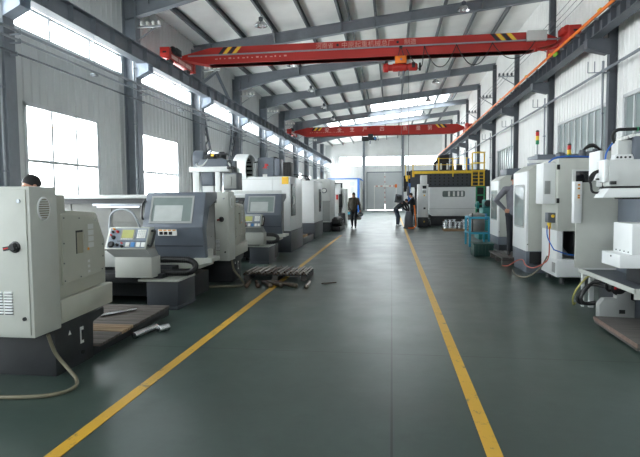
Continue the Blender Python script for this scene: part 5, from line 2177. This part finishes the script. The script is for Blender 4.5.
# orange conductor rail along the right crane beam
t = thing('conductor_rail', 'long orange conductor rail running on top of the right crane beam', 'conductor rail', (4.96, 26, 5.9))
m = MB()
m.box(4.94, YB + 0.5, 5.95, 4.98, YF - 1, 6.03, 0.006)
m.build('rail_cover', M['orange'], t)
m = MB()
y = YB + 1.0
while y < YF - 1:
    m.box(4.95, y, 5.90, 5.05, y + 0.05, 5.955)
    y += 1.3
m.each('rail_clip', M['zinc'], t)
m = MB()
for y in (11.0, 13.4, 17.35, 20.3, 24.9, 32.0):
    m.box(4.925, y, 6.025, 4.995, y + 0.18, 6.06)
m.each('yellow_clamp', M['yellow'], t)
LIME = mat('lime_green_plastic', (150, 210, 60), 0.35)
for y, lab in ((16.80, 'lime green lamp under the conductor rail by the nearer crane, nearer of two'), (16.98, 'lime green lamp under the conductor rail by the nearer crane, farther of two')):
    m = MB()
    m.ball((4.96, y, 5.893), 0.055, n=12, m=8)
    solo('warning_lamp', m, LIME, lab, 'lamp')

# pipes along the walls
def pipe_run(pts, r, mt, label, brackets=()):
    t = thing('wall_pipe', label, 'pipe', (pts[0][0], 26, pts[0][2]))
    m = MB()
    for a, b in zip(pts, pts[1:]):
        m.cyl(a, b, r, n=10)
    m.build('pipe', M[mt], t)
    if brackets:
        m = MB()
        for x, y, z, xw in brackets:
            m.box(min(x, xw) - 0.02, y - 0.02, z - r - 0.03, max(x, xw) + 0.02, y + 0.02, z - r)
            m.torus((x, y, z), (0, 1, 0), r + 0.008, 0.010, 14, 6)
        m.each('bracket', M['steel'], t)
    return t
CL = [c for c in COLS if -2 < c < 60]
pipe_run([(-7.12, YB + 0.4, 4.83), (-7.12, 60.5, 4.83)], 0.032, 'zinc', 'upper of the three pipes running along the left wall under the high windows', [(-7.12, c, 4.83, -7.30) for c in CL])
pipe_run([(-7.12, YB + 0.4, 4.66), (-7.12, 60.5, 4.66)], 0.024, 'zinc', 'middle of the three pipes running along the left wall under the high windows', [(-7.12, c, 4.66, -7.30) for c in CL])
pipe_run([(-7.20, YB + 0.4, 4.42), (-7.20, 60.5, 4.42)], 0.020, 'steeldark', 'lowest dark pipe of the three along the left wall', [(-7.20, c, 4.42, -7.30) for c in CL])
pipe_run([(5.42, YB + 0.4, 4.80), (5.42, 60.5, 4.80)], 0.035, 'steel', 'straight grey pipe running along the right wall above the windows', [(5.42, c, 4.80, 5.52) for c in CL])
def drop_pipe(x, y, z0, z1, label, sgn=1, grp=None):
    t = thing('drop_pipe', label, 'pipe', (x, y, z0), grp)
    m = MB()
    m.tube([(x, y, z0), (x, y, z1)], 0.03, 10, 0)
    m.build('pipe', M['zinc'], t)
    m = MB()
    z = z0 + 0.5
    while z < z1:
        m.box(x - 0.04, y - 0.04, z, x + 0.04, y + 0.04, z + 0.04)
        z += 1.6
    m.each('pipe_clip', M['steel'], t)
for k, c in enumerate(CL):
    if c < 3:
        continue
    drop_pipe(-7.39, c - 0.20, 0.03, 6.1, 'thin vertical pipe fixed to a left wall column', 1, 'vertical pipes on the left columns')
    drop_pipe(5.49, c + 0.19, 0.02, 5.1, 'thin vertical pipe fixed to a right wall column', 1, 'vertical pipes on the right columns')
# small hanging valves under the left pipes, one in each near bay
for k, c in enumerate(COLS[2:8]):
    y = c + 2.55
    m = MB()
    m.cyl((-7.12, y, 4.86), (-7.12, y, 5.6), 0.014, n=8)
    m.box(-7.2, y - 0.07, 4.56, -7.06, y + 0.07, 4.62, 0.01)
    solo('pipe_hanger', m, M['zinc'], 'thin hanger rod carrying the left wall pipes at mid bay', 'hanger', 'hangers of the left wall pipes')

# insulator brackets on column heads, wires on the right wall
def insulators(x, y, z, s, label, grp):
    t = thing('insulator_bracket', label, 'bracket', (x, y, z), grp)
    m = MB()
    m.box(min(x, x + s * 0.72), y - 0.025, z, max(x, x + s * 0.72), y + 0.025, z + 0.05)
    m.bar((x, y, z - 0.35), (x + s * 0.55, y, z), 0.035, 0.035)
    m.build('arm', M['zinc'], t)
    m = MB()
    for k in range(4):
        m.lathe((x + s * (0.12 + 0.18 * k), y, z + 0.05), (0, 0, 1), [(0, 0.03), (0.03, 0.055), (0.06, 0.04), (0.09, 0.055), (0.13, 0.03)], 12)
    m.each('insulator', M['sticker'] if s > 0 else M['steeldark'], t)
for c in COLS[3:11]:
    insulators(-7.322, c, 6.55, 1, 'bracket with four pale insulators at the head of a left column', 'insulator brackets of the left columns')
    insulators(5.532, c, 7.0, -1, 'bracket with dark insulators at the head of a right column', 'insulator brackets of the right columns')
for k in range(3):
    m = MB()
    P = []
    for a, b in zip(COLS[3:10], COLS[4:11]):
        P += [(5.42 - 0.18 * k, a, 7.192), (5.42 - 0.18 * k, (a + b) / 2, 7.15)]
    P.append((5.42 - 0.18 * k, COLS[10], 7.192))
    m.tube([(5.42 - 0.18 * k, YB + 1, 7.192)] + P, 0.009, 6, 2)
    solo('overhead_wire', m, M['steeldark'], ['wire nearest the wall of the three along the right wall heads', 'middle wire of the three along the right wall heads', 'wire farthest from the wall of the three along the right wall heads'][k], 'wire')
# pipe racks on the right columns
for c in COLS[4:10]:
    t = thing('pipe_rack', 'small U-shaped pipe rack standing out from a right column', 'rack', (5.4, c, 4.7), 'pipe racks of the right columns')
    m = MB()
    m.tube([(5.5, c - 0.2, 4.72), (4.98, c - 0.2, 4.72), ], 0.012, 8, 0)
    for x in (4.98, 5.14):
        m.tube([(x, c - 0.2, 4.72), (x, c - 0.2, 5.0)], 0.012, 8, 0)
    m.build('rack_tube', M['steel'], t)

# lattice braces in the third bay of the left wall
def lattice(y0, z0, y1, z1, label):
    t = thing('lattice_brace', label, 'brace', (-7.45, (y0 + y1) / 2, z1))
    a, b = Vector((-7.55, y0, z0)), Vector((-7.55, y1, z1))
    d = (b - a).normalized()
    n = Vector((0, -d.z, d.y)) * 0.24
    m = MB()
    for s in (-1, 1):
        m.bar(a + n * s, b + n * s, 0.08, 0.08)
    m.each('chord', M['steeldark'], t)
    m = MB()
    for p in (a, b):
        m.box(WL + 0.026, p.y - 0.1, p.z - 0.12, -7.52, p.y + 0.1, p.z + 0.12)
    m.each('gusset', M['steeldark'], t)
    m = MB()
    L = (b - a).length
    k = 0.2
    while k < L:
        m.bar(a + d * k - n, a + d * k + n, 0.05, 0.05)
        k += 0.34
    m.build('rung', M['steeldark'], t)
lattice(20.0, 4.95, 21.9, 1.2, 'lattice brace slanting down from the left of the third bay on the left wall')
lattice(24.4, 4.95, 22.7, 1.2, 'lattice brace slanting down from the right of the third bay on the left wall')

# ceiling lamps
def bay_lamp(x, y, z, label, grp):
    t = thing('bay_lamp', label, 'ceiling lamp', (x, y, z), grp)
    m = MB()
    m.cyl((x, y, z + 0.30), (x, y, roof_z(x) - 0.02), 0.012, n=8)
    m.build('hanger_rod', M['steel'], t)
    m = MB()
    m.lathe((x, y, z), (0, 0, 1), [(0.0, 0.21), (0.005, 0.225), (0.06, 0.20), (0.14, 0.13), (0.17, 0.08), (0.17, 0.06), (0.12, 0.11), (0.05, 0.18), (0.012, 0.20)], 24, False)
    m.build('reflector', M['reflector'], t)
    m = MB()
    m.lathe((x, y, z + 0.17), (0, 0, 1), [(0, 0.075), (0.13, 0.075), (0.15, 0.03)], 16)
    m.build('ballast', M['steeldark'], t)
    m = MB()
    m.ball((x, y, z + 0.06), 0.07, 0.07, 0.09, 14, 8)
    m.build('bulb', M['lampglass'], t)
for y in (17.5, 22.9, 28.5, 34.0, 39.3, 44.6):
    bay_lamp(-4.42, y, 7.42, 'bell-shaped lamp hanging in the left row under the roof', 'bay lamps of the left row')
for y in (19.2, 25.2, 30.9, 36.8, 42.8):
    bay_lamp(2.52, y, 8.15, 'bell-shaped lamp hanging in the right row under the roof', 'bay lamps of the right row')

# chevron brace on the upper left wall
t = thing('chevron_brace', 'steel chevron brace high on the left wall behind the nearer crane', 'brace', (-7.5, 22.2, 6.0))
for y in (20.0, 24.4):
    m = MB()
    m.bar((-7.66, 22.2, 7.15), (-7.66, y, 6.05), 0.09, 0.12)
    m.build('brace_leg', M['steel'], t)

# ------------------------------------------------------------------ people
def person(name, label, loc, face, J, cloth, scale=1.0, hair=True, voxel=0.012, group=None, cap=None, bulk=1.0):
    """J: joints in metres, standing at the origin and facing +Y (x to the person's right).
    face: heading angle in degrees about Z. cloth: (jacket, trousers, shoes)."""
    root = thing(name, label, 'person', loc, group)
    rot = Matrix.Rotation(math.radians(face), 4, 'Z')
    V = {k: Vector(v) * scale for k, v in J.items()}
    segs = []                                           # (p0, r0, p1, r1, material index)
    S, Jk, T, Sh = 0, 1, 2, 3
    def seg(a, ra, b, rb, mi, flat=1.0):
        bk = bulk if mi == 1 else (bulk ** 0.5 if mi == 2 else 1.0)
        segs.append((V[a] if isinstance(a, str) else a, ra * scale * bk, V[b] if isinstance(b, str) else b, rb * scale * bk, mi, flat))
    for s in ('l', 'r'):
        seg('hip_' + s, 0.098, 'knee_' + s, 0.068, T)
        seg('knee_' + s, 0.066, 'ankle_' + s, 0.050, T)
        seg('ankle_' + s, 0.044, 'heel_' + s, 0.040, Sh)
        seg('heel_' + s, 0.042, 'toe_' + s, 0.034, Sh)
        seg('shoulder_' + s, 0.066, 'elbow_' + s, 0.052, Jk)
        seg('elbow_' + s, 0.050, 'wrist_' + s, 0.036, Jk)
        w, e = V['wrist_' + s], V['elbow_' + s]
        d = (w - e).normalized()
        if 'hand_' + s in V:
            d = (V['hand_' + s] - w).normalized()
        palm = w + d * 0.075 * scale
        seg(w, 0.027, palm, 0.034, S)
        side = d.cross(Vector((0, 1, 0.3))).normalized()
        curl = side.cross(d).normalized()
        for i, L in enumerate((0.070, 0.082, 0.078, 0.060)):
            b0 = palm + side * (i - 1.5) * 0.021 * scale
            k1 = b0 + (d + curl * 0.25).normalized() * L * 0.6 * scale
            k2 = k1 + (d * 0.6 + curl * 0.9).normalized() * L * 0.5 * scale
            seg(b0, 0.011, k1, 0.0098, S)
            seg(k1, 0.0098, k2, 0.009, S)
        th = w + d * 0.03 * scale - side * 0.026 * scale
        t1 = th + (d * 0.7 - side * 0.8 + curl * 0.3).normalized() * 0.042 * scale
        t2 = t1 + (d * 0.9 + curl * 0.6).normalized() * 0.032 * scale
        seg(th, 0.013, t1, 0.011, S)
        seg(t1, 0.011, t2, 0.010, S)
    seg('pelvis', 0.125, 'waist', 0.122, Jk, 1.18)
    seg('waist', 0.125, 'chest', 0.140, Jk, 1.22)
    seg('chest', 0.138, 'collar', 0.085, Jk, 1.15)
    seg('shoulder_l', 0.072, 'shoulder_r', 0.072, Jk)
    seg('hip_l', 0.105, 'hip_r', 0.105, T)
    seg('pelvis', 0.118, 'waist', 0.110, T, 1.15)
    seg('collar', 0.056, 'head', 0.056, S)
    m = MB()
    for a, ra, b, rb, mi, flat in segs:
        n = 14
        d = (b - a)
        if d.length < 1e-5:
            continue
        d.normalize()
        u = Vector((1, 0, 0))
        u = (u - d * u.dot(d))
        u = u.normalized() if u.length > 0.2 else d.orthogonal().normalized()
        w = d.cross(u)
        rings = []
        for k in range(1, 5):
            t = math.pi / 2 * k / 5
            rings.append((a - d * ra * math.cos(t), ra * math.sin(t)))
        rings.append((a, ra))
        rings.append((b, rb))
        for k in range(1, 5):
            t = math.pi / 2 * k / 5
            rings.append((b + d * rb * math.sin(t), rb * math.cos(t)))
        m.loft([[c + u * (r * flat * math.cos(2 * math.pi * i / n)) + w * (r * math.sin(2 * math.pi * i / n)) for i in range(n)] for c, r in rings])
    # head with brow, nose, chin, ears; hd is the look direction
    H = V['head']
    hd = Vector(J.get('look', (0, 1, 0))).normalized()
    hs = hd.cross(Vector((0, 0, 1))).normalized()
    hu = hs.cross(hd).normalized()
    def hp(x, y, z):
        return H + (hs * x + hd * y + hu * z) * scale
    def blob(c, rx, ry, rz, n=16, mm=10):
        rings = []
        for j in range(1, mm):
            t = math.pi * j / mm
            rings.append([Vector(c) + (hs * rx * math.sin(t) * math.cos(2 * math.pi * i / n) + hd * ry * math.sin(t) * math.sin(2 * math.pi * i / n) - hu * rz * math.cos(t)) * scale for i in range(n)])
        m.loft(rings)
    blob(hp(0, -0.005, 0.035), 0.076, 0.095, 0.098)
    blob(hp(0, 0.022, -0.03), 0.060, 0.070, 0.075)
    blob(hp(0, 0.060, -0.082), 0.030, 0.026, 0.022)
    blob(hp(0, 0.096, -0.012), 0.014, 0.020, 0.028)
    blob(hp(0, 0.080, 0.030), 0.055, 0.016, 0.014)
    blob(hp(0, 0.082, -0.053), 0.024, 0.012, 0.009)
    for sx in (-1, 1):
        blob(hp(sx * 0.080, -0.005, 0.0), 0.012, 0.022, 0.032)
    me = bpy.data.meshes.new('body')
    m.bm.to_mesh(me)
    m.bm.free()
    o = bpy.data.objects.new('body', me)
    COL.objects.link(o)
    md = o.modifiers.new('skin', 'REMESH')
    md.mode = 'VOXEL'
    md.voxel_size = voxel
    sm = o.modifiers.new('smooth', 'SMOOTH')
    sm.factor = 0.5
    sm.iterations = 3
    bpy.context.view_layer.update()
    dg = bpy.context.evaluated_depsgraph_get()
    me2 = bpy.data.meshes.new_from_object(o.evaluated_get(dg))
    o.modifiers.clear()
    o.data = me2
    bpy.data.meshes.remove(me)
    for x in (M['skin'], cloth[0], cloth[1], cloth[2]):
        me2.materials.append(x)
    headr = 0.14 * scale
    hem = V['pelvis'].z - 0.10 * scale
    for p in me2.polygons:
        c = p.center
        if (c - hp(0, 0, 0.0)).length < headr and (c - V['collar']).length > 0.062 * scale and c.z > V['collar'].z + 0.035 * scale:
            p.material_index = 0
        else:
            best, bi = 1e9, 1
            for a, ra, b, rb, mi, flat in segs:
                ab = b - a
                t = max(0.0, min(1.0, (c - a).dot(ab) / max(1e-9, ab.length_squared)))
                q = (c - (a + ab * t)).length - (ra + (rb - ra) * t)
                if mi == 1:
                    q -= 0.012 * scale
                if q < best:
                    best, bi = q, mi
            if bi in (1, 2) and abs(c.x - V['pelvis'].x) < 0.26 * scale:
                pass
            p.material_index = bi
        p.use_smooth = True
    me2.transform(rot)
    o.parent = root
    o['_org'] = list(loc)
    if hair:
        m = MB()
        n = 18
        rings = []
        for j in range(0, 9):
            t = math.pi * (0.02 + 0.60 * j / 8)
            ring = []
            for i in range(n):
                a = 2 * math.pi * i / n
                front = max(0.0, math.sin(a))
                tt = t * (1.0 - 0.33 * front)
                j_ = 1 + 0.03 * math.sin(5 * a + j)
                ring.append(hp(0.083 * j_ * math.sin(tt) * math.cos(a), -0.008 + 0.103 * j_ * math.sin(tt) * math.sin(a), 0.036 + 0.107 * j_ * math.cos(tt)))
            rings.append(ring)
        m.loft(rings)
        h = m.build('hair', cap or M['hair'], None, 60, (0, 0, 0))
        h.data.transform(rot)
        h.parent = root
        h['_org'] = list(loc)
    for sx in (-1, 1):
        m = MB()
        m.ball(hp(sx * 0.031, 0.086, 0.012), 0.010 * scale, n=10, m=8)
        e = m.build('eye', M['black'], None, 60, (0, 0, 0))
        e.data.transform(rot)
        e.parent = root
        e['_org'] = list(loc)
    return root


def stance(**kw):
    J = dict(pelvis=(0, 0, 0.95), waist=(0, 0.0, 1.08), chest=(0, -0.01, 1.30), collar=(0, -0.01, 1.47), head=(0, 0.02, 1.625),
             hip_l=(-0.09, 0, 0.90), hip_r=(0.09, 0, 0.90), knee_l=(-0.10, 0.03, 0.50), knee_r=(0.10, 0.03, 0.50),
             ankle_l=(-0.10, 0, 0.11), ankle_r=(0.10, 0, 0.11), heel_l=(-0.10, -0.03, 0.045), heel_r=(0.10, -0.03, 0.045),
             toe_l=(-0.12, 0.15, 0.036), toe_r=(0.12, 0.15, 0.036),
             shoulder_l=(-0.18, -0.01, 1.42), shoulder_r=(0.18, -0.01, 1.42), elbow_l=(-0.25, -0.03, 1.14), elbow_r=(0.25, -0.03, 1.14),
             wrist_l=(-0.26, 0.06, 0.90), wrist_r=(0.26, 0.06, 0.90))
    J.update(kw)
    return J

# man walking towards the camera with something round in his left hand
J = stance(head=(0, 0.05, 1.62), look=(0.12, 1, -0.25),
           knee_l=(-0.09, 0.13, 0.51), ankle_l=(-0.09, 0.16, 0.12), heel_l=(-0.09, 0.13, 0.05), toe_l=(-0.10, 0.31, 0.045),
           knee_r=(0.09, -0.02, 0.50), ankle_r=(0.09, -0.20, 0.15), heel_r=(0.09, -0.24, 0.09), toe_r=(0.10, -0.06, 0.036),
           elbow_l=(-0.28, -0.06, 1.15), wrist_l=(-0.31, 0.05, 0.93), hand_l=(-0.31, 0.07, 0.83),
           elbow_r=(0.26, -0.08, 1.14), wrist_r=(0.24, 0.04, 0.92))
person('person', 'man in an olive brown jacket walking up the aisle with a round bag in hand', (-1.92, 26.3, 0), 180, J, (M['olive'], M['darkcloth'], M['shoe']), 1.03, voxel=0.011, bulk=1.25)
t = thing('helmet', 'dark round helmet-like bag held by the walking man in the aisle', 'helmet', (-1.62, 26.24, 0.62))
m = MB()
m.ball((-1.58, 26.24, 0.70), 0.14, 0.13, 0.12, 20, 12)
m.build('shell', M['steeldark'], t)
m = MB()
m.tube([(-1.70, 26.24, 0.76), (-1.62, 26.24, 0.83), (-1.54, 26.24, 0.80), (-1.50, 26.24, 0.75)], 0.012)
m.build('strap', M['greyw'], t)
m = MB()
m.prism([(-1.66, 0.66), (-1.50, 0.66), (-1.49, 0.72), (-1.67, 0.72)], 'y', 26.105, 26.125, 0.004)
m.build('visor', M['midgrey'], t)

# worker with hand on hip at the enclosed mill, back towards the aisle
J = stance(pelvis=(0, 0.0, 0.97), head=(0.0, 0.03, 1.64), look=(0.15, 1, -0.05),
           shoulder_l=(-0.19, -0.02, 1.43), elbow_l=(-0.36, -0.17, 1.20), wrist_l=(-0.20, -0.08, 1.02), hand_l=(-0.14, -0.10, 0.98),
           elbow_r=(0.24, 0.05, 1.15), wrist_r=(0.20, 0.22, 1.02),
           knee_l=(-0.09, 0.02, 0.50), knee_r=(0.08, 0.02, 0.50))
person('person', 'worker in grey work clothes seen from behind, hand on hip at the enclosed mill', (2.85, 12.58, 0.18), -20, J, (M['workgrey'], M['trouser'], M['shoe']), 1.09, voxel=0.010, bulk=1.05)

# worker behind the nearest lathe end: only the top of the head shows over the cabinet
J = stance(look=(0.3, 1, -0.15), head=(0.0, 0.05, 1.62), elbow_r=(0.24, 0.02, 1.15), wrist_r=(0.16, 0.24, 1.10), elbow_l=(-0.24, 0.02, 1.15), wrist_l=(-0.16, 0.24, 1.10))
person('person', 'worker whose dark hair just shows over the nearest lathe cabinet at left', (-4.00, 5.36, 0.135), 165, J, (M['workgrey'], M['trouser'], M['shoe']), 0.99, voxel=0.012)

# two workers at the gantry console
J = stance(look=(0, 1, -0.2), head=(0, 0.08, 1.60), shoulder_r=(0.18, 0.02, 1.41), elbow_r=(0.22, 0.20, 1.20), wrist_r=(0.18, 0.44, 1.24), elbow_l=(-0.22, 0.18, 1.20), wrist_l=(-0.14, 0.42, 1.24))
person('person', 'worker in dark clothes reaching to the console, beside the white control cabinet', (1.05, 26.9, 0), 80, J, (M['darkcloth'], M['trouser'], M['shoe']), 1.02, voxel=0.012)
J = stance(look=(0, 1, -0.7), pelvis=(0, -0.12, 0.90), waist=(0, 0.0, 1.02), chest=(0, 0.22, 1.16), collar=(0, 0.36, 1.26), head=(0, 0.48, 1.33),
           hip_l=(-0.09, -0.10, 0.87), hip_r=(0.09, -0.10, 0.87), knee_l=(-0.10, 0.0, 0.48), knee_r=(0.10, 0.05, 0.48), shoulder_l=(-0.18, 0.31, 1.21), shoulder_r=(0.18, 0.31, 1.21),
           elbow_l=(-0.22, 0.42, 0.95), wrist_l=(-0.14, 0.58, 0.82), elbow_r=(0.22, 0.42, 0.95), wrist_r=(0.14, 0.58, 0.82))
person('person', 'worker in dark blue bending forward behind the console at the gantry machine', (0.32, 28.0, 0), -70, J, (M['darkcloth'], M['jeans'], M['wshoe']), 1.0, voxel=0.012)

for _o in bpy.data.objects:
    if '_org' in _o:
        del _o['_org']
